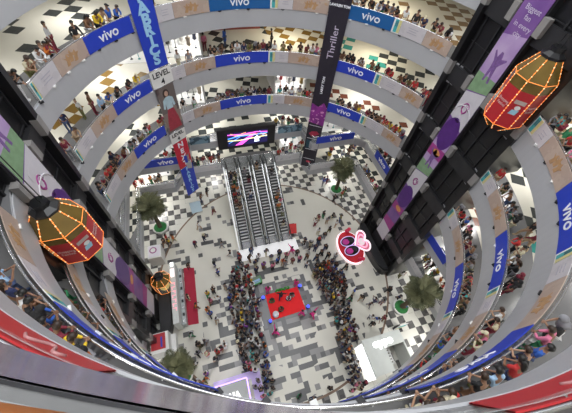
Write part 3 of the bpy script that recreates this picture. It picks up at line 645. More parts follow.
# ---------------------------------------------------------------- glass lifts dressed as lanterns
GOLD = mat('gold_glass', (0.20, 0.13, 0.03), 0.25, 0.3, vary=0.4, scale=1.5); GOLDL = mat('gold_light', (1, 0.72, 0.2), 0.4, emit=0.5, vary=0.3); BEAD = mat('amber_beads', (1, 0.30, 0.06), 0.4, emit=1.0); BEADW = mat('white_beads', (1, 0.70, 0.40), 0.4, emit=1.3)
LIFTRED = mat('lift_red', (0.50, 0.02, 0.03), 0.3, vary=0.15); MAROON = mat('lift_maroon', (0.10, 0.015, 0.02), 0.3)
STK = mat('sticker_blue', (0.35, 0.62, 0.75), 0.5)
def lift(X, x, y, z0, R0, hb, hm, ht, label, cage=False, yaw=0.0):
    o = empty('glass_lift', (x, y, z0)); tag(o, label, 'lift', 'lantern-shaped glass lifts')
    n = 8; A = [PI/8+2*PI*i/n+yaw for i in range(n)]
    def ring(r, z): return [(r*math.cos(a), r*math.sin(a), z) for a in A]
    lv = [ring(R0*0.42, 0), ring(R0, hb), ring(R0, hb+hm), ring(R0*0.50, hb+hm+ht)]
    def quad(i, j, m, shrink=0.0):
        k = (j+1) % n; return [lv[i][j], lv[i][k], lv[i+1][k], lv[i+1][j]]
    b = MB(); b.add(lv[0], [tuple(range(n))], BLACK)
    for j in range(n): b.add(quad(0, j, None), [(0, 1, 2, 3)], GOLD if j % 2 else MAROON)
    b.add(lv[1], [tuple(range(n))], BLACK); b.build('lower_taper', o)
    b = MB()
    for j in range(n): b.add(quad(2, j, None), [(0, 1, 2, 3)], GOLD)
    b.build('upper_taper', o)
    b = MB(); b.lathe([(R0*0.52, 0), (R0*0.52, 0.12), (R0*0.30, 0.28), (R0*0.30, 0.5)], BLACK, 8, (0, 0, hb+hm+ht), False, PI/8+yaw); b.build('roof_cap', o)
    b = MB(); b.lathe([(R0*0.55, hb+0.02), (R0*0.55, hb+hm-0.05)], GOLDL, 8, smooth=False); b.build('lit_core', o)
    for j in range(n):
        p = [Vector(v) for v in quad(1, j, None)]; c = sum(p, Vector())/4; nn = Vector((c.x, c.y, 0)).normalized()
        b = MB()
        if cage: b.add([q+(c-q)*0.06 for q in p], [(0, 1, 2, 3)], GLASS)
        else:
            zt = hb+hm*0.80
            b.add([p[0], p[1], Vector((p[1].x, p[1].y, zt)), Vector((p[0].x, p[0].y, zt))], [(0, 1, 2, 3)], LIFTRED)
            b.add([Vector((p[0].x, p[0].y, zt)), Vector((p[1].x, p[1].y, zt)), p[2], p[3]], [(0, 1, 2, 3)], GOLD)
        pn = b.build('wall_panel', o)
        if not cage:
            Mq = face(c+nn*0.004, nn); w = (p[1]-p[0]).length
            if j % 2 == 0:
                decal('white_label', Mq, [(-w*0.34, 0.12), (w*0.34, 0.12), (w*0.34, 0.34), (-w*0.34, 0.34)], mat('lift_label', (0.5, 0.4, 0.36), 0.5), pn, 0.004)
                decal('blue_sticker', Mq, [(-0.2, -0.5), (0.16, -0.5), (0.22, -0.2), (-0.14, -0.22)], STK, pn, 0.006); decal('white_sticker', Mq, ell(0.05, -0.08, 0.15, 0.13, 10), WHITE, pn, 0.008)
            else:
                text('lettering', 'Shopping\nFestival', 0.24, Mq @ Matrix.Translation((0, -0.12, 0.01)), mat('lift_lettering', (0.72, 0.55, 0.52), 0.5), pn, ext=0.003, xs=0.8)
    b = MB()
    for j in range(n):
        k = (j+1) % n
        for i in range(3): b.tube([lv[i][j], lv[i+1][j]], 0.016, BEAD, 5)
        for i in (1, 2): b.tube([lv[i][j], lv[i][k]], 0.018, BEAD, 5)
        for i in range(3):
            p, q = Vector(lv[i][j]), Vector(lv[i+1][j]); m_ = max(3, int((q-p).length/0.16))
            for t in range(m_): b.box(p+(q-p)*(t+0.5)/m_, (0.045, 0.045, 0.045), BEADW if t % 2 else BEAD)
    b.build('bead_lights', o)
    return o
lift(1, 12.15, -2.6, 21.75, 1.12, 0.65, 2.7, 1.0, 'lantern-shaped lift with red panels and amber bead lights on the right pier')
lift(-1, -12.3, -3.45, 18.2, 1.12, 0.5, 2.2, 0.85, 'lantern-shaped lift with red panels and amber bead lights on the left pier')
lift(-1, -12.15, 0.85, 0.9, 0.95, 0.5, 1.8, 0.7, 'small-looking amber lantern lift near ground level at the foot of the left pier', cage=True)
for nm, x, y, z0, l in (('lift_cable', 12.1, -2.6, 26.0, 'pair of cables above the lantern lift on the right pier'), ('lift_cable', -12.2, -3.4, 21.8, 'pair of cables above the lantern lift on the left pier')):
    b = MB()
    for d in (-0.12, 0.12): b.tube([(x, y+d, z0-0.5), (x, y+d, 36)], 0.02, DARK, 6)
    o = b.build(nm); tag(o, l, 'cable')

# ---------------------------------------------------------------- things on the ground floor
STAGERED = mat('red_stage_mat', (0.86, 0.006, 0.010), 0.7, vary=0.05)
b = MB(); b.prism([(-1.95, -2.35), (1.82, -2.35), (1.95, -5.05), (-1.95, -5.2)], 0.0, 0.04, STAGERED); o = b.build('stage_mat'); tag(o, 'bright red square mat in the middle of the ground floor', 'mat')
b = MB(); b.prism([(-10.3, 3.1), (-9.15, 2.85), (-9.35, -3.5), (-10.5, -3.4)], 0.0, 0.02, mat('runner_red', (0.42, 0.02, 0.05), 0.8)); o = b.build('red_runner'); tag(o, 'long red carpet runner beside the white display counter on the left', 'carpet')
LEAF = mat('garland_green', (0.04, 0.30, 0.03), 0.6, vary=0.5, scale=8)
b = MB()
for i in range(46):
    t = i/45; b.sphere((-0.75+1.55*t+random.uniform(-.05, .05), -2.28+random.uniform(-.12, .12), 0.12+random.uniform(0, .22)), 0.10, LEAF, 6, (1, 0.7, 0.8))
o = b.build('leaf_garland'); tag(o, 'bright green leafy garland along the back edge of the red mat', 'garland')
BLUEL = mat('blue_lamp', (0.05, 0.08, 1.0), 0.4, emit=2.5)
for (x, y), w_ in (((-2.3, -2.7), 'back left'), ((2.05, -2.45), 'back right'), ((2.2, -4.9), 'front right'), ((-2.15, -5.3), 'front left')):
    o = empty('stage_lamp', (x, y, 0)); tag(o, 'small blue stage lamp at the %s corner of the red mat' % w_, 'lamp', 'blue lamps round the red mat')
    b = MB(); b.lathe([(0.16, 0), (0.16, 0.04), (0.03, 0.06), (0.03, 0.35)], DARK, 10); b.build('stand', o)
    b = MB(); b.sphere((0, 0, 0.5), 0.17, BLUEL, 12); b.build('bulb', o)
b = MB(); b.lathe([(0.30, 0), (0.34, 0.05), (0.34, 0.35), (0.30, 0.40)], WHITE, 20, (-1.4, -4.75, 0.04)); b.lathe([(0.30, 0.40), (0.28, 0.42)], mat('drum_skin', (0.75, 0.75, 0.80), 0.5), 20, (-1.4, -4.75, 0.05)); o = b.build('drum'); tag(o, 'white round drum near the front left of the red mat', 'drum')
# toy cart by the left crowd
o = empty('toy_cart', (-2.55, -0.75, 0), 0.2); tag(o, 'small green and blue toy cart behind the red mat, by the left crowd', 'cart')
b = MB(); b.box((0, 0, 0.35), (1.1, 0.6, 0.28), mat('cart_green', (0.10, 0.40, 0.10), 0.5)); b.box((0, 0, 0.52), (0.8, 0.4, 0.1), mat('cart_blue', (0.35, 0.5, 0.8), 0.5)); b.build('body', o)
for dx in (-0.38, 0.38):
    for dy in (-0.3, 0.3):
        c = MB(); c.tube([(dx, dy-0.05, 0.17), (dx, dy+0.05, 0.17)], 0.17, RUBBER, 12); c.build('wheel', o)
b = MB()
for dx in (-0.5, 0.5):
    for dy in (-0.27, 0.27): b.tube([(dx, dy, 0.5), (dx, dy, 1.1)], 0.025, mat('cart_green', (0.10, 0.40, 0.10)), 6)
b.tube([(-0.5, -0.27, 1.1), (0.5, -0.27, 1.1), (0.5, 0.27, 1.1), (-0.5, 0.27, 1.1)], 0.03, mat('cart_green', (0.10, 0.40, 0.10)), 6, True); b.build('frame', o)
# red sign, easel board
def stand_sign(name, x, y, w, h, rz, m, label, tilt_=0.5):
    o = empty(name, (x, y, 0), rz); tag(o, label, 'sign')
    b = MB(); T = Matrix.Translation((0, 0, 0.95)) @ Matrix.Rotation(PI/2-tilt_, 4, 'X')
    b.prism([(-w/2, -h/2), (w/2, -h/2), (w/2, h/2), (-w/2, h/2)], -0.02, 0.02, m, T); b.build('board', o)
    for dx in (-w/2+0.05, w/2-0.05):
        c = MB(); c.tube([(dx, -0.25, 0), (dx, 0.02, 1.0)], 0.02, DARK, 6); c.tube([(dx, 0.35, 0), (dx, 0.05, 1.0)], 0.02, DARK, 6); c.build('leg', o)
    return o
stand_sign('sign_board', 3.35, 4.7, 0.95, 1.25, -0.15, mat('sign_red', (0.55, 0.03, 0.03), 0.5), 'red sign board standing right of the escalator foot', 0.9)
stand_sign('sign_board', -7.9, 10.7, 1.35, 1.4, 0.1, mat('sign_pale_blue', (0.45, 0.58, 0.66), 0.5), 'pale blue board on the checkered floor below the blue hanging banner', 0.9)

# heart-shaped glowing photo stand by the right pier
PINKG = mat('pink_glow', (1.0, 0.45, 0.62), 0.5, emit=0.7); RIMG = mat('white_rim_glow', (1, 0.82, 0.88), 0.5, emit=1.0); HRED = mat('stand_red', (0.60, 0.015, 0.03), 0.4, emit=0.03)
o = empty('photo_stand', (9.85, 0.75, 0)); o.scale = (1.12, 1.12, 1.12); tag(o, 'round red photo stand with glowing white rim and pink heart backdrop by the right pier', 'display stand')
base = [(1.35*math.cos(t)*1.0, 1.95*math.sin(t)) for t in [2*PI*i/28 for i in range(28)]]
b = MB(); b.prism(base, 0, 0.38, HRED); b.build('base', o)
b = MB(); b.tube([(x*1.03, y*1.03, 0.2) for x, y in base], 0.12, RIMG, 8, True); b.build('glowing_rim', o)
for yy in (0.62, -0.55):
    Rz = Matrix.Translation((-0.15, yy, 0)) @ Matrix.Rotation(0.15, 4, 'Z')
    c = MB(); c.prism(ell(0, 0, 0.82, 0.52, 20), 0.38, 0.62, BLACK, Rz); c.prism(ell(-0.3, 0, 0.42, 0.34, 14), 0.62, 0.72, mat('seat_magenta', (0.55, 0.04, 0.30), 0.5), Rz); c.prism(ell(0.35, 0.05, 0.32, 0.30, 14), 0.62, 0.78, DARK, Rz)
    s_ = c.build('oval_pod', o)
    c = MB(); c.tube([Rz @ Vector((x, y, 0.6)) for x, y in ell(0, 0, 0.88, 0.58, 22)], 0.05, mat('lilac_tube', (0.75, 0.6, 1.0), 0.4, emit=0.4), 6, True); c.build('light_tube', s_)
Hx = face((1.15, 0.0, 1.05), (-0.8, -0.1, 0.62), (0.55, 0, 0.8))
heart = []
for i in range(40):
    t = 2*PI*i/40; heart.append((1.15*(16*math.sin(t)**3)/16*1.05, 1.0*(13*math.cos(t)-5*math.cos(2*t)-2*math.cos(3*t)-math.cos(4*t))/16))
b = MB(); b.prism(heart, -0.06, 0.0, mat('heart_pink', (0.75, 0.25, 0.36), 0.5, emit=0.08), Hx); hb = b.build('heart_backdrop', o)
for s_, m in ((1.0, RIMG), (0.62, PINKG)):
    c = MB(); c.tube([Hx @ Vector((x*s_, y*s_, 0.03)) for x, y in heart], 0.085, m, 8, True); c.build('light_tube', hb)
c = MB(); c.prism(ell(0, 0.0, 0.42, 0.36, 18), 0.0, 0.05, mat('pale_centre', (0.9, 0.8, 0.84), 0.5, emit=0.4), Hx); c.build('centre_disc', hb)
for yy in (1.9, -1.75):
    c = MB(); c.sphere((0.3, yy, 0.55), 0.26, mat('balloon_red', (0.7, 0.02, 0.08), 0.3), 10); c.sphere((0.55, yy*1.05, 0.75), 0.22, mat('balloon_red', (0.7, 0.02, 0.08)), 10); c.build('balloon_cluster', o)

# stalls
LITTEXT = mat('lit_lettering', (1, 1, 1), 0.5, emit=1.6)
BOOTH = mat('booth_white', (0.62, 0.65, 0.62), 0.4); PANELW = mat('lit_panel', (1, 1, 1), 0.5, emit=1.8)
o = empty('phone_stall', (7.7, -11.6, 0)); tag(o, 'pale walled phone stall with lit white letters on its roof, beside the right crowd', 'stall')
def BX(name, c, d, m, par=o):
    b = MB(); b.box(c, d, m); return b.build(name, par)
BX('wall', (-2.0, 0, 1.35), (0.15, 3.2, 2.7), BOOTH); BX('wall', (2.0, 0, 1.35), (0.15, 3.2, 2.7), BOOTH); BX('wall', (0, 1.52, 1.35), (4.0, 0.15, 2.7), BOOTH)
BX('roof', (-1.1, 0.1, 2.76), (2.0, 3.2, 0.14), BOOTH); BX('roof', (0.95, 1.1, 2.76), (2.15, 1.2, 0.14), BOOTH)
BX('lit_wall', (-2.13, -0.1, 1.3), (0.08, 3.1, 2.4), PANELW)
BX('partition', (0.0, -0.2, 1.2), (0.12, 2.2, 2.4), mat('booth_grey', (0.30, 0.31, 0.30), 0.5)); BX('counter', (0.75, -0.1, 0.5), (0.5, 1.7, 1.0), WHITE); BX('poster', (0.09, 0.25, 1.5), (0.03, 0.9, 0.9), mat('stall_poster', (0.50, 0.20, 0.28), 0.5, vary=0.5))
for i in range(6):
    c = MB(); c.box((0.75, -0.75+0.27*i, 1.02), (0.16, 0.10, 0.03), BLACK); c.build('phone', o)
text('lettering', 'oppo', 0.95, Matrix.Translation((-0.15, 1.05, 2.86)) @ Matrix.Rotation(0.0, 4, 'Z'), LITTEXT, o, ext=0.04, bold=0.05, xs=1.05)
o = empty('phone_stall', (-7.05, -11.35, 0)); tag(o, 'grey phone stall with purple edge glow at the bottom left of the crowd', 'stall')
VG = mat('violet_glow', (0.45, 0.28, 1.0), 0.5, emit=3.0)
BX('roof', (0, 0.2, 2.72), (2.8, 2.4, 0.16), mat('booth_roof_grey', (0.36, 0.37, 0.38), 0.4), o)
for dx in (-1.25, 1.25):
    for dy in (-0.8, 1.25): BX('post', (dx, dy, 1.32), (0.14, 0.14, 2.64), WHITE, o)
BX('counter', (0, 0.3, 0.5), (2.0, 1.0, 1.0), WHITE, o); BX('violet_light', (0, 1.45, 2.6), (2.9, 0.10, 0.20), VG, o); BX('violet_light', (1.45, 0.2, 2.6), (0.10, 2.4, 0.20), VG, o)
text('lettering', 'vivo', 0.95, Matrix.Translation((-0.1, 0.35, 2.84)) @ Matrix.Rotation(PI, 4, 'Z'), LITTEXT, o, ext=0.03, bold=0.03)
b = MB(); b.prism([(-8.7, -9.85), (-5.2, -9.85), (-5.2, -13.2), (-4.3, -13.2), (-4.3, -9.2), (-8.7, -9.2)], 0.0, 0.02, mat('violet_mat', (0.62, 0.50, 0.85), 0.5, emit=0.25)); o = b.build('stall_platform'); tag(o, 'pale violet platform strip round the grey phone stall', 'platform')
o = empty('display_counter', (-10.95, -0.4, 0)); tag(o, 'long white display counter with pink lit lettering beside the red runner', 'display counter')
BX('back_panel', (-0.15, 0, 1.25), (0.55, 6.5, 2.5), BOOTH, o); BX('shelf', (0.35, 0, 0.5), (0.4, 6.2, 1.0), mat('counter_grey', (0.42, 0.45, 0.45), 0.4), o)
for i in range(9): BX('device', (0.38, -2.8+0.7*i, 1.06), (0.2, 0.28, 0.10), DARK if i % 2 else STEEL, o)
PKL = mat('pink_lettering', (0.9, 0.40, 0.46), 0.5, emit=0.7)
for i in range(7):
    b = MB(); y = 0.75-0.44*i; b.box((-0.15, y+0.12, 2.53), (0.36, 0.07, 0.05), PKL); b.box((-0.15+0.13*(-1 if i % 2 else 1), y, 2.53), (0.08, 0.30, 0.05), PKL); b.build('pink_letter', o)
BX('lit_emblem', (-0.15, 2.0, 2.55), (0.35, 0.9, 0.08), mat('pale_pink_light', (1, 0.82, 0.84), 0.5, emit=1.2), o); BX('lit_emblem', (-0.15, 3.0, 2.55), (0.25, 0.4, 0.08), SOFTGLOW, o)
o = empty('promo_booth', (-12.75, -4.9, 0)); tag(o, 'small white promotion booth with red top panel at the foot of the left pier', 'booth')
BX('body', (0, 0, 1.1), (1.6, 1.8, 2.2), WHITE, o); BX('red_panel', (-0.1, 0.1, 2.26), (1.25, 1.4, 0.10), mat('booth_red', (0.45, 0.03, 0.04), 0.5), o); BX('blue_strip', (0.2, 0.0, 2.33), (0.14, 0.9, 0.05), BLUE, o); BX('counter', (1.0, 0, 0.5), (0.45, 1.6, 1.0), WHITE, o)
o = empty('promo_booth', (-12.9, 4.9, 0)); tag(o, 'white promotion booth with round purple emblem right of the left far palm', 'booth')
BX('body', (0, 0, 1.0), (1.4, 1.6, 2.0), WHITE, o); BX('lit_sheet', (0, 0, 2.06), (1.2, 1.3, 0.06), mat('pale_sheet', (0.78, 0.74, 0.80), 0.5), o)
c = MB(); c.prism(ell(-0.1, 0.1, 0.38, 0.38), 2.09, 2.12, mat('emblem_purple', (0.35, 0.08, 0.25), 0.5)); c.prism(ell(-0.1, 0.1, 0.26, 0.26), 2.12, 2.14, WHITE); c.build('round_emblem', o)
o = empty('poster_stand', (10.95, -9.6, 0)); tag(o, 'upright board with teal and yellow print beside the pale phone stall', 'sign')
BX('board', (0, 0, 1.1), (1.0, 0.08, 1.7), WHITE, o); BX('teal_print', (0, -0.05, 1.4), (0.8, 0.03, 0.7), TEAL, o); BX('yellow_print', (0, -0.05, 0.7), (0.8, 0.03, 0.5), YELLOWISH, o); BX('foot', (0, 0, 0.1), (0.9, 0.5, 0.2), DARK, o)

# ---------------------------------------------------------------- potted palms
FR = [mat('frond_green_%d' % i, c, 0.6, vary=0.4, scale=5) for i, c in enumerate(((0.11, 0.12, 0.06), (0.17, 0.175, 0.09), (0.08, 0.088, 0.045)))]
TRUNK = mat('palm_trunk', (0.11, 0.085, 0.055), 0.9, vary=0.5, scale=10); POT = mat('pot_white', (0.7, 0.7, 0.67), 0.5); TURF = mat('pot_turf', (0.03, 0.20, 0.05), 0.8, vary=0.4, scale=12)
def frond_mesh(L, droop, m, seed):
    rnd = random.Random(seed); b = MB(); n = 11; P = []
    for i in range(n+1):
        t = i/n; P.append(Vector((L*(t-0.25*droop*t*t), 0, L*(0.55*t-droop*t*t))))
    b.tube(P, [0.028*(1-0.8*i/n) for i in range(n+1)], m, 5)
    for i in range(2, n+1):
        for s in (-1, 1):
            for q in (0, 0.5):
                if i == n and q: continue
                p = P[i].lerp(P[min(n, i+1)], q); l = 0.62*math.sin(PI*min(1, (i+q)/n*0.86+0.12))*L/2.0+0.05
                tip = p+Vector((l*0.55, s*l*0.8, -l*(0.25+0.3*rnd.random())))
                w = Vector((0.05, 0, 0)); mid = p.lerp(tip, 0.5)+Vector((0, 0, 0.05))
                b.add([p-w*0.4, p+w*0.4, mid+w*0.7, tip, mid-w*0.7], [(0, 1, 2, 4), (4, 2, 3)], m)
    me_o = b.build('frond'); return me_o
PROTO = [frond_mesh(1.9, 0.55, FR[0], 1), frond_mesh(2.0, 0.9, FR[1], 2), frond_mesh(1.6, 1.3, FR[2], 3), frond_mesh(1.5, 0.2, FR[1], 4)]
def palm(x, y, H, L, nf, lean, label):
    o = empty('potted_palm', (x, y, 0)); tag(o, label, 'palm', 'potted palms on the ground floor')
    b = MB(); b.lathe([(0.62, 0), (0.80, 0.1), (0.86, 0.55), (0.92, 0.62), (0.84, 0.66)], POT, 24); b.build('pot', o)
    b = MB(); b.lathe([(0.83, 0.60), (0.7, 0.70), (0.3, 0.74)], TURF, 24)
    for i in range(60):
        a, r = random.uniform(0, 2*PI), random.uniform(0, .75); b.sphere((r*math.cos(a), r*math.sin(a), 0.71), 0.08, TURF, 5, (1, 1, 0.8))
    b.build('turf', o)
    b = MB(); k = 9; b.tube([(lean[0]*(i/k)**1.4, lean[1]*(i/k)**1.4, 0.65+(H-0.65)*i/k) for i in range(k+1)], [0.24-0.06*i/k+(0.03 if i % 2 else 0) for i in range(k+1)], TRUNK, 10); b.build('trunk', o)
    for i in range(nf):
        p = PROTO[(i*7) % 4].copy() if True else None; C.objects.link(p); p.parent = o
        t = i/nf; p.location = (lean[0], lean[1], H-0.05+0.35*t)
        s = L*(0.85+0.3*random.random()); p.scale = (s, s, s)
        p.rotation_euler = (random.uniform(-.25, .25), (0.62-1.5*t)+random.uniform(-.12, .12), i*2.39996+random.uniform(-.2, .2))
palm(-12.4, 8.9, 4.3, 1.0, 72, (-0.2, 0.4), 'tall potted palm at the far left, below the hanging red and blue banners')
palm(11.4, 9.7, 4.4, 1.0, 72, (0.3, 0.3), 'tall potted palm on the checkered floor at the far right')
palm(12.3, -7.7, 4.6, 1.05, 84, (0.6, 0.1), 'leafy potted palm at the lower right, pot with bright green turf')
palm(-11.2, -7.9, 3.6, 0.9, 64, (0.1, 0.2), 'potted palm at the lower left, half hidden behind the curved balustrades')
for p in PROTO: bpy.data.objects.remove(p)

# ---------------------------------------------------------------- shop units on the upper floors
SHOPC = [mat('goods_%d' % i, c, 0.6) for i, c in enumerate(((0.5, 0.05, 0.06), (0.04, 0.05, 0.10), (0.10, 0.35, 0.38), (0.55, 0.45, 0.35), (0.75, 0.73, 0.7), (0.08, 0.08, 0.08), (0.45, 0.3, 0.1)))]
def shop(x0, x1, y0, y1, z, label, rnd):
    o = empty('shop_unit', ((x0+x1)/2, (y0+y1)/2, z)); tag(o, label, 'shop', 'shop units on the upper floors')
    w, d = x1-x0, y1-y0
    BX('back_wall', (0, d/2-0.1, 1.35), (w, 0.15, 2.7), WALL, o); BX('side_wall', (-w/2+0.08, 0, 1.35), (0.15, d, 2.7), WALL, o); BX('side_wall', (w/2-0.08, 0, 1.35), (0.15, d, 2.7), WALL, o)
    BX('lit_floor', (0, 0, 0.02), (w-0.1, d-0.1, 0.04), mat('shop_floor', (0.8, 0.8, 0.78), 0.4), o)
    BX('light_panel', (0, d/2-0.22, 1.7), (w*0.9, 0.06, 1.4), SOFTGLOW, o); BX('light_panel', (0, d*0.12, 2.72), (w*0.5, 0.4, 0.06), GLOW, o)
    n = int(w*1.6)
    for i in range(n):
        x = -w/2+0.5+(w-1)*i/max(1, n-1); y = -d*0.25+rnd.uniform(-.5, .9); k = SHOPC[rnd.randrange(7)]; c = MB()
        c.lathe([(0.14, 0.0), (0.03, 0.06), (0.03, 0.75), (0.20, 0.8), (0.16, 1.1), (0.23, 1.42), (0.07, 1.5), (0.10, 1.62), (0.06, 1.75)], k, 10, (x, y, 0.04)); c.build('mannequin', o)
    for i in range(max(1, int(w/1.6))):
        BX('display_table', (-w/2+0.9+1.55*i, d*0.2, 0.4), (1.0, 0.6, 0.8), WHITE, o)
rs = random.Random(5)
z = LV['fourth']; shop(-8.0, -4.0, 15.2, 18.6, z, 'bright clothes shop on the fourth floor right of the hanging blue banner', rs); shop(-13.2, -8.4, 14.6, 18.0, z, 'bright shop on the fourth floor behind the hanging blue banner', rs)
z = LV['third']; shop(2.9, 6.6, 14.8, 18.0, z, 'bright shop on the third floor left of the dark hanging banner', rs); shop(-9.6, -4.4, 14.4, 17.6, z, 'bright shop on the third floor right of the woman poster', rs)
z = LV['second']; shop(-11.5, -7.2, 12.6, 16.0, z, 'bright shop on the second floor behind the lower hanging banners', rs); shop(7.6, 11.5, 12.6, 16, z, 'bright shop on the second floor right of the dark hanging banner', rs); 
z = LV['first']; shop(-13.6, -9.8, 13.6, 17.2, z, 'bright shop on the first floor behind the left far palm', rs); shop(4.2, 7.6, 15.6, 18.5, z, 'bright shop on the first floor right of the escalator head', rs)
shop(-19.5, -15.6, 9.6, 13.2, 0, 'bright ground-floor shop behind the left far palm', rs)
b = MB(); b.box((-1.2, 20.2, LV['fourth']+0.35), (7.5, 0.5, 0.7), mat('mahogany_counter', (0.22, 0.05, 0.04), 0.5)); b.box((-1.2, 20.2, LV['fourth']+0.75), (7.6, 0.6, 0.1), WHITE); o = b.build('long_counter'); tag(o, 'long white-topped red counter at the back of the fourth floor', 'counter')
o = empty('metal_bench', (14.9, -3.9, LV['fourth']), -0.3); 
o.location = (*pol(143, 15.6), LV['fourth']); o.rotation_euler = (0, 0, math.radians(-143)); tag(o, 'shiny metal bench on the fourth floor at the right bend', 'bench')
BX('seat', (0, 0, 0.42), (2.2, 0.5, 0.08), STEEL, o); BX('backrest', (0, 0.28, 0.72), (2.2, 0.06, 0.5), STEEL, o)
for dx in (-0.9, 0.9): BX('leg', (dx, 0, 0.19), (0.08, 0.45, 0.38), STEEL, o)
# ---------------------------------------------------------------- people
def skin_mesh(name, verts, edges, roots, sub):
    me = bpy.data.meshes.new(name); me.from_pydata([v[0] for v in verts], edges, []); o = bpy.data.objects.new(name, me); C.objects.link(o)
    o.modifiers.new('s', 'SKIN').use_smooth_shade = True
    sv = me.skin_vertices[0].data
    for i, v in enumerate(verts):
        r = v[1]; sv[i].radius = r if isinstance(r, tuple) else (r, r); sv[i].use_root = i in roots
    if sub:
        m = o.modifiers.new('d', 'SUBSURF'); m.levels = sub; m.render_levels = sub
    dg = bpy.context.evaluated_depsgraph_get(); out = bpy.data.meshes.new_from_object(o.evaluated_get(dg)); bpy.data.objects.remove(o)
    out.name = name; out.materials.clear(); out.materials.append(None)
    return out
class SK:
    def __init__(s): s.v = []; s.e = []; s.r = []
    def p(s, co, r, prev=None, root=False):
        s.v.append((tuple(co), r)); i = len(s.v)-1
        if prev is not None: s.e.append((prev, i))
        if root: s.r.append(i)
        return i
def V3(x, y, z): return Vector((x, y, z))
POSES = {
 'lean':  dict(lean=22, arms='rail', legs='stand'), 'stand': dict(lean=2, arms='down', legs='stand'), 'phone': dict(lean=8, arms='up', legs='stand'),
 'walk':  dict(lean=5, arms='swing', legs='walk'), 'sit': dict(lean=12, arms='lap', legs='sit'), 'raise': dict(lean=0, arms='wide', legs='walk')}
POSEWORD = {'lean': 'leaning', 'stand': 'standing', 'phone': 'looking down', 'walk': 'walking', 'sit': 'sitting', 'raise': 'dancing'}
def joints(pose):
    k = POSES[pose]; a = math.radians(k['lean']); d = V3(0, math.sin(a), math.cos(a)); hz = 0.14 if k['legs'] == 'sit' else 0.92
    J = {}; P = V3(0, -0.05 if pose == 'lean' else 0, hz); J['pel'] = P; J['spine'] = P+d*0.2; J['chest'] = P+d*0.40; J['neck'] = P+d*0.54
    a2 = a*1.5+0.05; h = V3(0, math.sin(a2), math.cos(a2)); J['jaw'] = J['neck']+h*0.10+V3(0, 0.015, 0); J['head'] = J['neck']+h*0.19+V3(0, 0.02, 0); J['crown'] = J['neck']+h*0.265; J['h'] = h
    for s, n in ((-1, 'l'), (1, 'r')):
        sh = P+d*0.49+V3(s*0.185, 0, 0); J['sh'+n] = sh
        if k['arms'] == 'rail': el = sh+V3(s*0.06, 0.09, -0.25); wr = V3(s*0.06, el.y+0.12, 1.03)
        elif k['arms'] == 'up': el = sh+V3(s*0.05, 0.12, -0.22); wr = V3(s*0.07, el.y+0.2, sh.z-0.02)
        elif k['arms'] == 'swing': el = sh+V3(s*0.05, -s*0.12, -0.26); wr = el+V3(0, s*-0.05+0.12, -0.22)
        elif k['arms'] == 'lap': el = sh+V3(s*0.07, 0.08, -0.25); wr = V3(s*0.10, el.y+0.18, hz+0.14)
        elif k['arms'] == 'wide': el = sh+V3(s*0.24, 0.04, 0.06); wr = el+V3(s*0.1, 0.06, 0.23)
        else: el = sh+V3(s*0.06, -0.02, -0.28); wr = el+V3(s*0.01, 0.07, -0.24)
        J['el'+n] = el; J['wr'+n] = wr
        hp = P+V3(s*0.095, 0, -0.04); J['hp'+n] = hp
        if k['legs'] == 'sit': kn = V3(s*0.34, 0.26, 0.13); an = V3(-s*0.06, 0.34, 0.07); to = an+V3(-s*0.12, 0.06, 0)
        elif k['legs'] == 'walk': kn = V3(s*0.10, s*0.16+0.05, 0.50); an = V3(s*0.10, s*0.26-0.04, 0.09 if s > 0 else 0.13); to = an+V3(s*0.02, 0.16, -0.05)
        else: kn = V3(s*0.105, 0.02+P.y, 0.49); an = V3(s*0.11, P.y, 0.08); to = an+V3(s*0.03, 0.16, -0.045)
        J['kn'+n] = kn; J['an'+n] = an; J['to'+n] = to
    return J
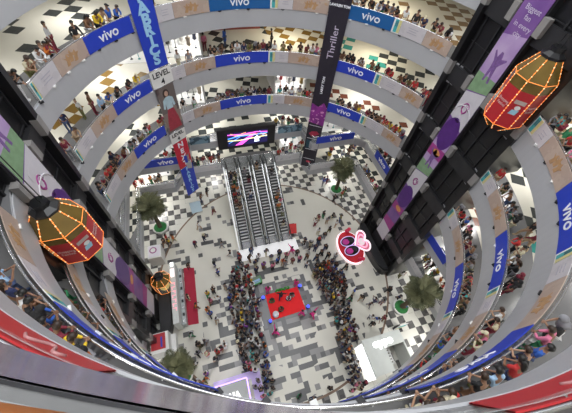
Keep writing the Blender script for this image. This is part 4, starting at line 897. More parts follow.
def body(pose, sub, fingers=True):
    J = joints(pose); S = SK(); pel = S.p(J['pel'], (0.15, 0.11), root=True); sp = S.p(J['spine'], (0.135, 0.095), pel); ch = S.p(J['chest'], (0.155, 0.105), sp); nk = S.p(J['neck'], 0.058, ch)
    jw = S.p(J['jaw'], 0.072, nk); hd = S.p(J['head'], 0.10, jw); S.p(J['crown'], 0.068, hd)
    fw_ = V3(0, 1, 0)-J['h']*J['h'].y; fw_.normalize()
    tips = []
    for s, n in ((-1, 'l'), (1, 'r')):
        sh = S.p(J['sh'+n], 0.058, ch); el = S.p(J['el'+n], 0.043, sh); wr = S.p(J['wr'+n], 0.028, el)
        dirn = (J['wr'+n]-J['el'+n]).normalized(); pm = J['wr'+n]+dirn*0.07; S.p(pm, (0.040, 0.022), wr); tips.append((pm, dirn, s))
        hp = S.p(J['hp'+n], 0.098, pel); kn = S.p(J['kn'+n], 0.062, hp); an = S.p(J['an'+n], 0.040, kn); S.p(J['to'+n], 0.038, an)
    if fingers:
        for pm, d, s in tips:
            side = d.cross(V3(0, 0, 1)); side = side.normalized() if side.length > 0.2 else V3(1, 0, 0); dn = side.cross(d).normalized()
            if dn.z > 0: dn = -dn
            for q, l in ((-0.028, 0.075), (-0.009, 0.09), (0.010, 0.083), (0.028, 0.062)):
                a = S.p(pm+side*q, 0.010, root=True); b_ = S.p(pm+side*q+d*(0.03+l*0.45), 0.009, a); S.p(pm+side*q+d*(0.03+l*0.8)+dn*l*0.4, 0.008, b_)
            a = S.p(pm-d*0.035, 0.012, root=True); b_ = S.p(pm-d*0.01-side*s*0.05, 0.010, a); S.p(pm+d*0.03-side*s*0.058+dn*0.015, 0.009, b_)
    me = skin_mesh('person_'+pose, S.v, S.e, S.r, sub)
    # nose, ears, eyes and mouth grown on the head
    bm = bmesh.new(); bm.from_mesh(me); me.materials.append(None); c = J['head']; up_ = J['h']; sd = V3(1, 0, 0)
    def blob(co, r, sx, mi=0):
        res = bmesh.ops.create_icosphere(bm, subdivisions=1, radius=1.0, matrix=Matrix.Translation(co) @ Matrix((sd, fw_, up_)).transposed().to_4x4() @ Matrix.Diagonal((*sx, 1)))
        for v in res['verts']:
            for fc in v.link_faces: fc.material_index = mi; fc.smooth = True
    if fingers:
        blob(c+fw_*0.098-up_*0.015, 1, (0.013, 0.02, 0.022))
        for s in (-1, 1): blob(c+sd*s*0.098-up_*0.01, 1, (0.012, 0.022, 0.032)); blob(c+sd*s*0.034+fw_*0.088+up_*0.012, 1, (0.014, 0.008, 0.009), 1)
        blob(c+fw_*0.086-up_*0.058, 1, (0.024, 0.008, 0.007), 1)
    bm.to_mesh(me); bm.free()
    return me
def top(pose, sub, sleeve='short', long=False):
    J = joints(pose); S = SK(); g = 0.018
    pel = S.p(J['pel']-V3(0, 0, 0.02), (0.158+g, 0.118+g), root=True); sp = S.p(J['spine'], (0.14+g, 0.10+g), pel); ch = S.p(J['chest'], (0.158+g, 0.11+g), sp); S.p(J['neck']-J['h']*0.015, 0.068, ch)
    if long and pose != 'sit': a = S.p(J['pel']-V3(0, 0, 0.22), (0.20, 0.16), pel); S.p(J['pel']-V3(0, 0, 0.48), (0.225, 0.185), a)
    for s, n in ((-1, 'l'), (1, 'r')):
        sh = S.p(J['sh'+n], 0.072, ch)
        if sleeve == 'short': S.p(J['sh'+n].lerp(J['el'+n], 0.72), 0.066, sh)
        else: el = S.p(J['el'+n], 0.058, sh); S.p(J['wr'+n].lerp(J['el'+n], 0.08), 0.043, el)
    return skin_mesh('shirt_'+pose, S.v, S.e, S.r, sub)
def bottom(pose, sub):
    J = joints(pose); S = SK(); pel = S.p(J['pel']+V3(0, 0, 0.03), (0.155, 0.115), root=True)
    for s, n in ((-1, 'l'), (1, 'r')):
        hp = S.p(J['hp'+n], 0.112, pel); kn = S.p(J['kn'+n], 0.078, hp); an = S.p(J['an'+n], 0.062, kn); S.p(J['to'+n], 0.052, an)
    return skin_mesh('trousers_'+pose, S.v, S.e, S.r, sub)
def hair(pose, kind, n=14):
    J = joints(pose); c = J['head']; u_ = J['h']; fw_ = (V3(0, 1, 0)-u_*u_.y).normalized(); sd = V3(1, 0, 0); Mx = Matrix((sd, fw_, u_)).transposed().to_4x4(); Mx.translation = c
    b = MB(); r = 0.120 if kind != 'scarf' else 0.130
    t = MB(); t.sphere((0, 0.0, 0.005), r, None, n, (0.93, 1.0, 1.06))
    fs = []
    for f_ in t.f:
        q = sum((Vector(t.v[i]) for i in f_), Vector())/len(f_)
        if kind in ('short', 'long', 'bun') and (q.z > 0.035+0.25*max(0, q.y) or (q.y < 0.0 and q.z > -0.075)): fs.append(f_)
        if kind == 'cap' and q.z > 0.03: fs.append(f_)
        if kind == 'scarf' and not (q.y > 0.06 and q.z < 0.06): fs.append(f_)
    b.add([Mx @ Vector(v) for v in t.v], fs, None, True)
    if kind == 'long': b.tube([Mx @ Vector(v) for v in ((0, -0.07, 0.02), (0, -0.10, -0.1), (0, -0.105, -0.22), (0, -0.10, -0.33))], [0.085, 0.085, 0.075, 0.045], None, 8)
    if kind == 'bun': b.sphere(Mx @ V3(0, -0.13, 0.03), 0.055, None, 8)
    if kind == 'scarf': b.tube([Mx @ Vector(v) for v in ((0, 0.0, -0.06), (0, -0.01, -0.14), (0, -0.02, -0.24))], [0.11, 0.135, 0.20], None, 12)
    if kind == 'cap': b.prism(ell(0, 0.13, 0.085, 0.075, 10), 0.035, 0.047, None, Mx)
    used = sorted({i for f_ in b.f for i in f_}); ix = {v: i for i, v in enumerate(used)}
    me = bpy.data.meshes.new('hair_'+kind); me.from_pydata([b.v[i] for i in used], [], [[ix[i] for i in f_] for f_ in b.f]); me.materials.append(None)
    me.polygons.foreach_set('use_smooth', [True]*len(b.f))
    return me
PAL = {'black': (0.018, 0.018, 0.02), 'white': (0.72, 0.72, 0.72), 'grey': (0.25, 0.25, 0.27), 'navy': (0.02, 0.03, 0.10), 'blue': (0.03, 0.11, 0.45), 'lightblue': (0.35, 0.52, 0.72), 'red': (0.50, 0.03, 0.03), 'maroon': (0.20, 0.02, 0.04),
       'pink': (0.65, 0.18, 0.30), 'magenta': (0.75, 0.03, 0.26), 'yellow': (0.75, 0.52, 0.03), 'orange': (0.65, 0.18, 0.03), 'brown': (0.20, 0.10, 0.05), 'tan': (0.45, 0.32, 0.20), 'cream': (0.66, 0.60, 0.42), 'olive': (0.17, 0.17, 0.06), 'teal': (0.04, 0.33, 0.33), 'green': (0.03, 0.22, 0.09), 'purple': (0.22, 0.06, 0.36), 'lime': (0.45, 0.8, 0.05), 'denim': (0.06, 0.09, 0.19)}
CL = {k: mat('cloth_'+k, c, 0.8, vary=0.12, scale=12) for k, c in PAL.items()}
SK_ = [mat('skin_%d' % i, c, 0.55) for i, c in enumerate(((0.33, 0.18, 0.11), (0.24, 0.12, 0.07), (0.42, 0.25, 0.16)))]
HAIRM = [mat('hair_black', (0.010, 0.009, 0.008), 0.5), mat('hair_brown', (0.035, 0.018, 0.010), 0.5)]; EYE = mat('eye_dark', (0.02, 0.01, 0.01), 0.3)
CACHE = {}
def T(kind, *a):
    k = (kind,)+a
    if k not in CACHE: CACHE[k] = {'body': body, 'top': top, 'bottom': bottom, 'hair': hair}[kind](*a)
    return CACHE[k]
def slot(o, i, m): o.material_slots[i].link = 'OBJECT'; o.material_slots[i].material = m
rp = random.Random(21)
USED = set()
HAIRWORD = {'scarf': ', headscarf', 'cap': ', cap', 'long': ', long hair', 'bun': ', hair bun', 'short': ''}
def person(x, y, z, rz, topc, pose, place, group, botc=None, hk=None, s=None, flat=False):
    for _ in range(400):
        t_ = topc or rp.choice(['black']*5+['white', 'white', 'grey', 'navy', 'blue', 'red', 'maroon', 'brown', 'olive', 'pink', 'teal', 'purple'])
        b_ = botc or rp.choice(['black', 'black', 'denim', 'grey', 'navy', 'brown', 'tan', 'maroon', 'cream', 'olive', 'white', 'green'])
        h_ = hk or rp.choice(['short']*9+['long']*4+['bun', 'scarf', 'cap'])
        if (t_, b_, h_, place) not in USED: break
    USED.add((t_, b_, h_, place))
    sl = rp.choice(['short', 'long']); lg = h_ in ('long', 'scarf', 'bun') and rp.random() < 0.5
    o = bpy.data.objects.new('person', T('body', pose, 1)); C.objects.link(o); o.location = (x, y, z); o.rotation_euler = (0, 0, rz); s = s or rp.uniform(0.95, 1.06); o.scale = (s, s, s)
    slot(o, 0, rp.choice(SK_)); slot(o, 1, EYE)
    for nm, me, m in (('long_top' if lg else 'shirt', T('top', pose, 1, sl, lg), CL[t_]), ('trousers', T('bottom', pose, 1), CL[b_]), ({'scarf': 'headscarf', 'cap': 'cap'}.get(h_, 'hair'), T('hair', pose, h_), rp.choice(HAIRM) if h_ not in ('scarf', 'cap') else CL[rp.choice(['black', 'maroon', 'cream', 'grey'])])):
        c = bpy.data.objects.new(nm, me); C.objects.link(c); c.parent = o; slot(c, 0, m)
    W = lambda c: {'lightblue': 'light-blue', 'denim': 'denim-blue'}.get(c, c)
    hw = {'scarf': ' with headscarf', 'cap': ' with cap', 'long': ' with long hair', 'bun': ' with hair bun', 'short': ''}[h_]
    tag(o, 'person in %s top, %s trousers%s, %s' % (W(t_), W(b_), hw, place), 'person', group)
    return o
def inward(x, y): return math.atan2(-y, -x)-PI/2
SEG = [(-80, -56, 'near the left pier'), (-56, -38.5, 'behind left blue panel'), (-38.5, -13.4, 'left of middle blue panel'), (-13.4, 7.5, 'behind middle blue panel'), (7.5, 35, 'right of middle blue panel'), (35, 51, 'behind right blue panel'), (51, 80, 'near right pier'),
       (80, 113, 'just past right pier'), (113, 128, 'behind side tan panel'), (128, 144.5, 'behind side blue panel'), (144.5, 190, 'at bottom right'), (-130, -100, 'just past left pier'), (-190, -130, 'at bottom left')]
def seg(x, y):
    az = math.degrees(math.atan2(x, y))
    for a, b, w in SEG:
        if a <= az < b: return w
    return 'at the bottom right'
def fname(n): return {'fifth': 'fifth', 'fourth': 'fourth', 'third': 'third', 'second': 'second', 'first': 'first'}[n]
RING = [
('A',-10.89,8.81,'brown',None),('A',-10.39,9.38,'yellow',None),('A',-10.16,9.69,'tan',None),('A',-9.73,10.05,'blue',None),('A',-9.37,10.45,'blue',None),('A',-12.94,5.38,'white',None),
('A',-12.75,5.75,'brown',None),('A',-12.63,6.10,'maroon',None),('A',-12.64,5.99,'orange',None),('A',-13.29,4.48,'cream',None),('A',-13.21,4.61,'brown',None),('A',-13.62,3.18,'black',None),
('A',-13.67,3.13,'maroon',None),('A',-13.74,2.99,'black',None),('A',-11.46,7.97,'black','walk'),('A',-12.92,8.15,'white','stand'),('A',9.30,10.45,'black',None),('A',9.71,10.09,'white',None),
('A',9.97,9.89,'navy',None),('A',10.22,9.68,'black',None),('A',10.50,9.32,'grey',None),('A',10.77,8.98,'black',None),('A',11.23,8.49,'white',None),('A',11.67,7.70,'black',None),
('A',12.09,7.18,'navy',None),('A',12.49,6.35,'black',None),('A',12.71,5.85,'maroon',None),('A',12.97,5.24,'black',None),('A',13.04,5.12,'white',None),('A',-7.09,12.14,'black',None),
('A',2.72,13.73,'grey',None),('A',8.31,11.31,'white',None),('A',8.76,10.97,'black',None),('B',-12.56,8.02,'brown','stand'),('B',-13.26,7.68,'white','stand'),('B',-14.00,6.29,'navy','stand'),
('B',-13.21,4.68,'tan',None),('B',-13.58,3.56,'maroon',None),('B',-10.86,8.82,'black',None),('B',-10.10,9.67,'black',None),('B',-11.42,8.10,'blue',None),('B',-11.80,7.62,'lightblue',None),
('B',-9.59,10.23,'yellow',None),('B',-1.71,16.62,'blue','stand'),('B',2.75,15.99,'black','stand'),('B',-3.72,15.86,'pink','stand'),('B',-6.26,13.18,'white','stand'),('B',-5.33,12.90,'grey','stand'),
('B',-8.33,12.49,'black','stand'),('B',-3.39,13.60,'black',None),('B',-3.09,13.69,'black',None),('B',-2.70,13.76,'grey',None),('B',-2.42,13.80,'black',None),('B',-1.51,13.98,'black',None),
('B',-0.97,14.02,'white',None),('B',0.12,14.00,'olive',None),('B',0.62,14.02,'black',None),('B',1.00,14.00,'brown',None),('B',1.40,14.00,'maroon',None),('B',1.87,13.93,'black',None),
('B',2.42,13.80,'white',None),('B',3.26,13.69,'olive',None),('B',3.78,13.47,'black',None),('B',4.79,13.18,'black',None),('B',5.32,13.01,'maroon',None),('B',5.77,12.75,'white',None),
('B',6.12,12.62,'pink',None),('B',6.45,12.41,'white',None),('B',-0.38,14.04,'navy',None),('B',7.96,11.59,'black',None),('B',8.27,11.34,'brown',None),('B',8.73,11.03,'black',None),
('B',9.05,10.70,'black',None),('B',9.62,10.24,'black',None),('B',9.74,10.11,'white',None),('B',10.42,9.40,'brown',None),('B',10.75,9.01,'black',None),('B',11.39,8.25,'maroon',None),
('B',11.60,7.97,'red',None),('B',12.07,7.14,'brown',None),('B',12.51,6.38,'olive',None),('B',12.70,5.86,'red',None),('B',13.15,4.94,'maroon',None),('B',12.29,6.80,'black',None),
('B',13.37,4.41,'red',None),('B',7.34,12.00,'black',None),('C',-12.80,7.11,'navy','walk'),('C',-12.60,6.13,'black',None),('C',-12.64,6.07,'black',None),('C',-12.33,6.73,'maroon',None),
('C',-11.40,8.09,'grey',None),('C',-11.16,8.50,'black',None),('C',-10.58,9.16,'white',None),('C',-13.00,5.16,'red',None),('C',-13.22,4.56,'maroon',None),('C',-13.50,3.91,'black',None),
('C',-12.84,5.57,'red',None),('C',-12.46,6.39,'black',None),('C',-11.90,7.42,'brown',None),('C',-10.05,9.84,'pink',None),('C',-8.94,10.76,'red',None),('C',-9.89,9.94,'red',None),
('C',-8.77,10.96,'pink',None),('C',-10.24,9.65,'white',None),('C',-10.68,9.15,'black',None),('C',-3.36,13.66,'white',None),('C',-2.75,13.73,'black',None),('C',-2.23,13.84,'maroon',None),
('C',-1.84,13.89,'black',None),('C',-1.36,14.00,'black',None),('C',-0.75,14.06,'grey',None),('C',-0.14,13.99,'black',None),('C',0.53,13.99,'navy',None),('C',1.06,13.96,'black',None),
('C',1.60,13.91,'black',None),('C',2.09,13.87,'maroon',None),('C',5.73,12.82,'black',None),('C',6.04,12.64,'red',None),('C',6.43,12.42,'white',None),('C',7.01,12.14,'red',None),
('C',0.14,14.02,'white',None),('C',-1.70,13.93,'blue',None),('C',3.19,13.59,'teal','stand'),('C',3.85,13.63,'black','stand'),('C',4.39,13.25,'white','stand'),('C',5.27,13.22,'grey','stand'),
('C',-7.78,12.83,'white','stand'),('C',-6.67,13.12,'black','stand'),('C',-5.63,13.27,'white','stand'),('C',9.19,10.66,'black',None),('C',9.76,10.11,'black',None),('C',11.14,8.53,'maroon',None),
('C',11.43,8.16,'black',None),('C',11.71,7.76,'black',None),('C',12.07,7.07,'white',None),('C',12.29,6.85,'red',None),('C',12.58,6.28,'yellow',None),('C',12.85,5.73,'red',None),
('C',13.00,5.37,'yellow',None),('C',13.15,4.86,'maroon',None),('C',10.20,9.61,'brown',None),('C',11.88,7.40,'brown',None),('C',8.82,10.92,'black',None),('C',10.44,9.30,'yellow','stand'),
('A',13.09,-4.93,'teal',None),('A',13.20,-4.68,'grey',None),('A',12.78,-5.72,'green',None),('A',12.55,-6.24,'red',None),('A',12.99,-5.18,'maroon',None),('A',12.08,-7.03,'pink',None),
('A',3.61,-13.52,'pink',None),('A',2.45,-13.77,'navy',None),('A',1.19,-13.97,'lightblue',None),('A',0.66,-13.97,'black',None),('A',-0.07,-14.07,'black',None),('A',-0.37,-14.04,'red',None),
('A',-0.55,-13.98,'black',None),('A',-0.90,-13.98,'black',None),('A',-1.25,-13.96,'navy',None),('A',4.21,-13.37,'black',None),('A',2.93,-13.68,'blue',None),('A',1.92,-13.93,'red','lean'),
('B',13.35,-4.47,'red',None),('B',12.88,-5.57,'black',None),('B',12.50,-6.36,'brown',None),('B',12.08,-7.06,'black',None),('B',11.87,-7.41,'grey',None),('B',11.55,-7.94,'black',None),
('B',10.49,-9.28,'red',None),('B',10.13,-9.75,'cream',None),('B',9.60,-10.18,'white',None),('B',9.23,-10.51,'black',None),('B',8.82,-10.97,'black',None),('B',8.36,-11.27,'black',None),
('B',6.52,-12.38,'white',None),('B',6.05,-12.66,'cream',None),('B',5.18,-12.99,'pink',None),('B',4.61,-13.25,'cream',None),('B',3.21,-13.71,'lightblue',None),('B',3.39,-13.65,'black',None),
('B',2.80,-13.77,'black',None),('B',2.45,-13.79,'navy',None),('B',1.43,-13.94,'black',None),('B',0.57,-13.99,'white',None),('B',0.84,-14.03,'maroon',None),('B',-0.29,-14.03,'black',None),
('B',0.19,-14.06,'grey',None),('B',12.11,-8.61,'black','walk'),('B',11.76,-9.22,'maroon','walk'),('C',13.32,-4.36,'black',None),('C',13.15,-4.82,'red',None),('C',12.99,-5.39,'blue',None),
('C',12.69,-6.09,'pink',None),('C',12.48,-6.49,'black',None),('C',12.26,-6.89,'white',None),('C',11.75,-7.73,'brown',None),('C',11.40,-8.21,'black',None),('C',10.96,-8.72,'grey',None),
('C',10.53,-9.28,'black',None),('C',10.06,-9.76,'red',None),('C',9.77,-10.00,'black',None),('C',9.21,-10.52,'teal',None),('C',8.88,-10.84,'brown',None),('C',8.47,-11.15,'black',None),
('C',7.17,-12.08,'brown',None),('C',6.59,-12.44,'red',None),('C',5.94,-12.70,'blue',None),('C',5.30,-13.04,'white',None),('C',4.88,-13.21,'black',None),('C',4.49,-13.34,'black',None),
('C',4.17,-13.38,'red',None),('C',3.49,-13.56,'navy',None),('C',3.12,-13.65,'black',None),('C',12.06,-7.11,'maroon',None),('C',9.52,-10.27,'white',None),('C',2.62,-13.80,'pink',None),
('A',-11.88,-7.54,'lightblue',None),('A',-11.28,-8.40,'white',None),('A',-10.76,-9.00,'blue',None),('A',-10.48,-9.35,'black',None),('A',-9.85,-10.03,'yellow',None),('A',-9.53,-10.24,'orange',None),
('A',-11.55,-7.99,'navy',None),('A',-11.10,-8.65,'black',None),('A',-10.19,-9.69,'maroon',None),('B',-12.44,-6.54,'white',None),('B',-11.88,-7.46,'green',None),('B',-10.35,-9.42,'black',None),
('B',-12.16,-7.06,'black',None),('B',-11.43,-8.11,'maroon',None),('B',-12.67,-6.09,'black',None),('B',-10.91,-8.90,'white',None),('C',-12.64,-6.06,'red',None),('C',-12.41,-6.53,'maroon',None),
('C',-12.18,-7.06,'pink',None),('C',-11.91,-7.46,'black',None),('C',-12.88,-5.48,'red',None),('C',-11.56,-7.89,'white',None),('C',-13.09,-4.94,'black',None),]
for lv, x, y, c, po in RING:
    L = {'A': 'fifth', 'B': 'fourth', 'C': 'third'}[lv]; r = math.hypot(x, y)
    if po is None: po = ('lean' if rp.random() < 0.6 else rp.choice(['stand', 'phone'])) if r < R+1.0 else rp.choice(['stand', 'walk', 'stand'])
    rz = inward(x, y)+rp.uniform(-.35, .35) if r < R+1.3 else rp.uniform(0, 2*PI)
    person(x, y, LV[L], rz, c, po, '%s floor %s' % (L, seg(x, y)), 'people on the %s floor' % L)
LOW = [('D', 3.25, 14.46, 'yellow'), ('D', 4.83, 14.37, 'black'), ('D', 4.07, 14.32, 'white'), ('D', -9.39, 11.25, 'red'), ('D', -8.7, 11.41, 'black'), ('D', 13.39, 7.63, 'black'), ('D', 13.63, 6.6, 'red'), ('D', 13.63, 5.65, 'grey'), ('D', 5.73, 14.02, 'red'), ('D2', -7.13, 14.63, 'white'), ('D2', -6.56, 14.34, 'black'), ('D2', -5.84, 14.36, 'maroon'), ('D2', -5.18, 14.76, 'black'), ('D2', -4.58, 14.64, 'grey'), ('D2', -3.96, 14.69, 'navy'), ('D2', -4.99, 14.36, 'red'), ('D2', 3.71, 13.69, 'red'), ('D2', 4.32, 13.95, 'black'), ('D2', 4.89, 14.02, 'white'), ('D2', 5.63, 14.65, 'red'), ('D2', 5.98, 14.0, 'pink'), ('D2', 6.68, 14.44, 'white'), ('D2', 7.2, 14.73, 'red'), ('D2', 10.13, 11.84, 'yellow'), ('D2', 10.82, 12.84, 'red'), ('D2', 12.21, 11.99, 'white'), ('D2', 13.47, 12.51, 'black'), ('D2', 14.4, 12.93, 'navy'), ('D2', 13.6, 8.05, 'blue'), ('D2', 13.96, 7.62, 'black'), ('D2', 14.02, 6.59, 'red'), ('D2', 13.82, 5.64, 'pink'), ('D2', 13.75, 4.7, 'white'), ('D2', 13.51, 8.77, 'white'), ('D2', 13.69, 3.78, 'maroon'), ('D2', -13.86, 12.16, 'red'), ('D2', -13.11, 12.45, 'red'), ('D2', -12.15, 12.55, 'orange'), ('D2', -11.61, 12.44, 'white'), ('D2', -11.16, 12.66, 'black'), ('D2', 15.39, -5.4, 'black'), ('D2', 15.5, -4.49, 'red'), ('D2', 15.19, -6.26, 'yellow'), ('D2', 14.76, -5.25, 'white'), ('D2', 14.99, -7.09, 'orange'), ('D2', 14.71, -6.25, 'brown'), ('D2', 14.76, -7.78, 'red'), ('D2', 14.94, -4.59, 'yellow')]
for lv, x, y, c in LOW:
    L = {'D': 'second', 'D2': 'first'}[lv]
    if L == 'first' and 6.4 < x < 9 and y > 12: y = max(y, 13.9)
    if abs(x) < 8.8 and y > 12.5 and not (3 < x < 7.5): y = max(y, 14.4 if L == 'second' else (14.0 if x < -3.8 else 14.4))
    if x > 12.8 and y < 10: x = max(x, 14.0)
    person(x, y, LV[L], inward(x, y)+rp.uniform(-.5, .5), c, rp.choice(['stand', 'lean', 'phone']) if abs(y) < 11 else rp.choice(['stand', 'phone']), '%s floor %s' % (L, ('left of the screen' if -9 < x < -3 else 'right of the screen' if 2 < x < 8.5 else 'behind far left palm' if x < -9 else 'behind far right palm' if y > 10.4 else 'beside right pier' if y > 0 else 'below right pier')), 'people on the %s floor' % L)
def spot(x, y):
    if x < -9 and y > 6: return 'near the far left palm'
    if x > 9 and y > 7: return 'near the far right palm'
    if x < -7.6 and -4.2 < y < 4.2: return 'by the red runner'
    if x < -6.5 and y <= -4.2: return 'on the lower left floor'
    if y > 4.2 and x < -3: return 'left of the escalators'
    if y > 3.4 and x > 3: return 'right of the escalators'
    if x > 8.5 and y < -2: return 'near the lower right palm'
    if x > 6.5: return 'by the photo stand'
    if x < -3: return 'left of the crowd'
    if y < -9: return 'on the open floor at bottom centre'
    return 'near the red mat'
GRD = [(-5.82, 9.82, 'brown'), (-7.92, 7.85, 'white'), (-7.53, 6.17, 'black'), (-8.65, 5.47, 'navy'), (-5.64, 4.59, 'grey'), (-4.83, 3.18, 'black'), (-3.85, 2.8, 'red'), (-6.63, 1.22, 'blue'), (-6.8, 2.25, 'navy'), (-8.01, -0.99, 'yellow'), (-7.81, -1.81, 'pink'), (-7.36, -0.82, 'black'), (-6.87, -1.73, 'white'), (-6.04, -0.59, 'grey'), (-9.7, 2.86, 'black'), (-8.32, -2.53, 'orange'), (-8.0, -3.13, 'blue'), (-7.49, -3.78, 'white'), (-9.36, -1.93, 'orange'), (-10.05, -0.78, 'black'), (-10.14, -4.64, 'white'), (-9.67, -5.61, 'black'), (-9.33, -5.89, 'black'), (-8.9, -6.91, 'red'), (-7.87, -6.93, 'red'), (-7.36, -6.71, 'maroon'), (-7.06, -6.61, 'white'), (-8.02, -7.33, 'black'), (-9.67, -6.43, 'grey'), (-10.05, -7.37, 'white'), (-9.1, -8.48, 'purple'), (-9.33, -8.83, 'orange'), (-10.47, -7.93, 'black'), (-10.03, -8.79, 'white'), (-9.1, -9.78, 'white'), (-8.82, -5.57, 'grey'), (-11.12, -8.24, 'olive'), (-9.82, -9.25, 'black'), (7.15, 5.53, 'maroon'), (7.96, 5.82, 'black'), (8.19, 4.97, 'grey'), (6.5, 4.89, 'white'), (9.07, 5.4, 'black'), (9.12, 4.12, 'white'), (7.89, 3.48, 'black'), (9.93, 4.72, 'olive'), (4.44, 2.84, 'navy'), (4.1, 2.21, 'black'), (6.47, 3.67, 'white'), (4.48, 1.42, 'black'), (7.69, -4.75, 'blue'), (7.04, -5.39, 'black'), (8.29, -5.6, 'black'), (8.82, -6.54, 'black'), (9.51, -6.39, 'navy'), (9.64, -8.29, 'maroon'), (8.36, -7.73, 'white'), (8.85, -8.19, 'blue'), (11.83, -5.59, 'black'), (13.61, -3.55, 'red'), (14.0, -4.3, 'white'), (12.39, -6.68, 'navy'), (12.54, -7.75, 'blue'), (1.66, -12.71, 'black'), (-0.12, -13.0, 'grey'), (-1.3, -12.5, 'black'), (8.24, -8.44, 'black'), (10.39, -6.62, 'grey'), (9.98, 11.18, 'blue'), (10.68, 11.41, 'navy'), (11.83, 8.54, 'red'), (12.46, 8.95, 'black'), (10.46, 8.13, 'black'), (-11.81, 7.06, 'red'), (-11.51, 6.44, 'yellow'), (-11.04, 6.74, 'orange'), (-12.07, 6.44, 'black'), (-6.29, 12.93, 'black'), (-7.17, 12.1, 'brown')]
for x, y, c in GRD:
    if math.hypot(x-9.62, y-0.85) < 2.4: x -= 2.4
    person(x, y, 0.025 if (-10.5 < x < -9.1 and -3.5 < y < 3.1) else 0.0, rp.uniform(0, 2*PI), c, rp.choice(['stand', 'walk', 'phone', 'walk']), spot(x, y), 'people walking on the ground floor')
for x, y, c in ((-2.95, 11.75, 'black'), (-2.48, 11.6, 'black'), (-2.7, 11.0, 'black'), (-2.93, 10.3, 'orange'), (-2.5, 10.1, 'orange'), (-2.9, 9.5, 'red'), (-2.48, 9.3, 'navy'), (-2.9, 8.75, 'maroon'), (-2.6, 8.2, 'black'), (-0.85, 11.0, 'black'), (-1.2, 11.9, 'grey'), (-1.05, 9.2, 'white'), (0.45, 12.3, 'black'), (2.45, 8.9, 'grey'), (2.1, 8.3, 'orange'), (2.5, 7.9, 'pink'), (2.15, 7.4, 'orange'), (2.5, 6.7, 'white'), (2.3, 5.5, 'black'), (2.2, 11.4, 'black')):
    i = int((y-4.75)/8.2*24); z = 4.43*(i+1)/24+0.02
    person(x, y, z, rp.uniform(-.2, .2) if x > -2 else PI+rp.uniform(-.2, .2), c, 'stand', 'riding the %s escalator' % ('leftmost' if x < -2 else 'second' if x < 0 else 'third' if x < 1.5 else 'rightmost'), 'people on the escalators')
for x, y, c, po, w in ((-1.41, -3.05, 'black', 'sit', 'on the red mat, back left'), (-0.42, -3.1, 'black', 'raise', 'in the middle of the red mat'), (0.47, -3.3, 'white', 'sit', 'on the red mat, back right'), (0.92, -3.0, 'black', 'sit', 'on the red mat behind the white-topped one'), (-0.75, -4.2, 'brown', 'sit', 'on the red mat near the drum')):
    person(x, y, 0.045, rp.uniform(-.5, .5)+PI, c, po, w, 'performers on the red mat')
for x, y, po, w in ((2.35, -5.9, 'raise', 'at front right corner of the red mat'), (1.3, -5.5, 'walk', 'just below the red mat'), (-1.95, -6.6, 'raise', 'on the floor below the drum'), (1.65, -2.15, 'stand', 'at back right corner of the red mat'), (-1.62, -2.1, 'stand', 'at back left corner of the red mat')):
    person(x, y, 0, rp.uniform(0, 6), 'magenta', po, w, 'dancers in magenta costume', 'magenta', 'short', 1.1)
person(2.3, 1.75, 0, 2, 'magenta', 'raise', 'above the crowd behind the red mat', 'dancers in magenta costume', 'pink', 'bun', 1.15)
person(0.9, 0.6, 0, 2.5, 'orange', 'stand', 'behind the red mat', 'people walking on the ground floor', 'tan', 'cap', 1.1)

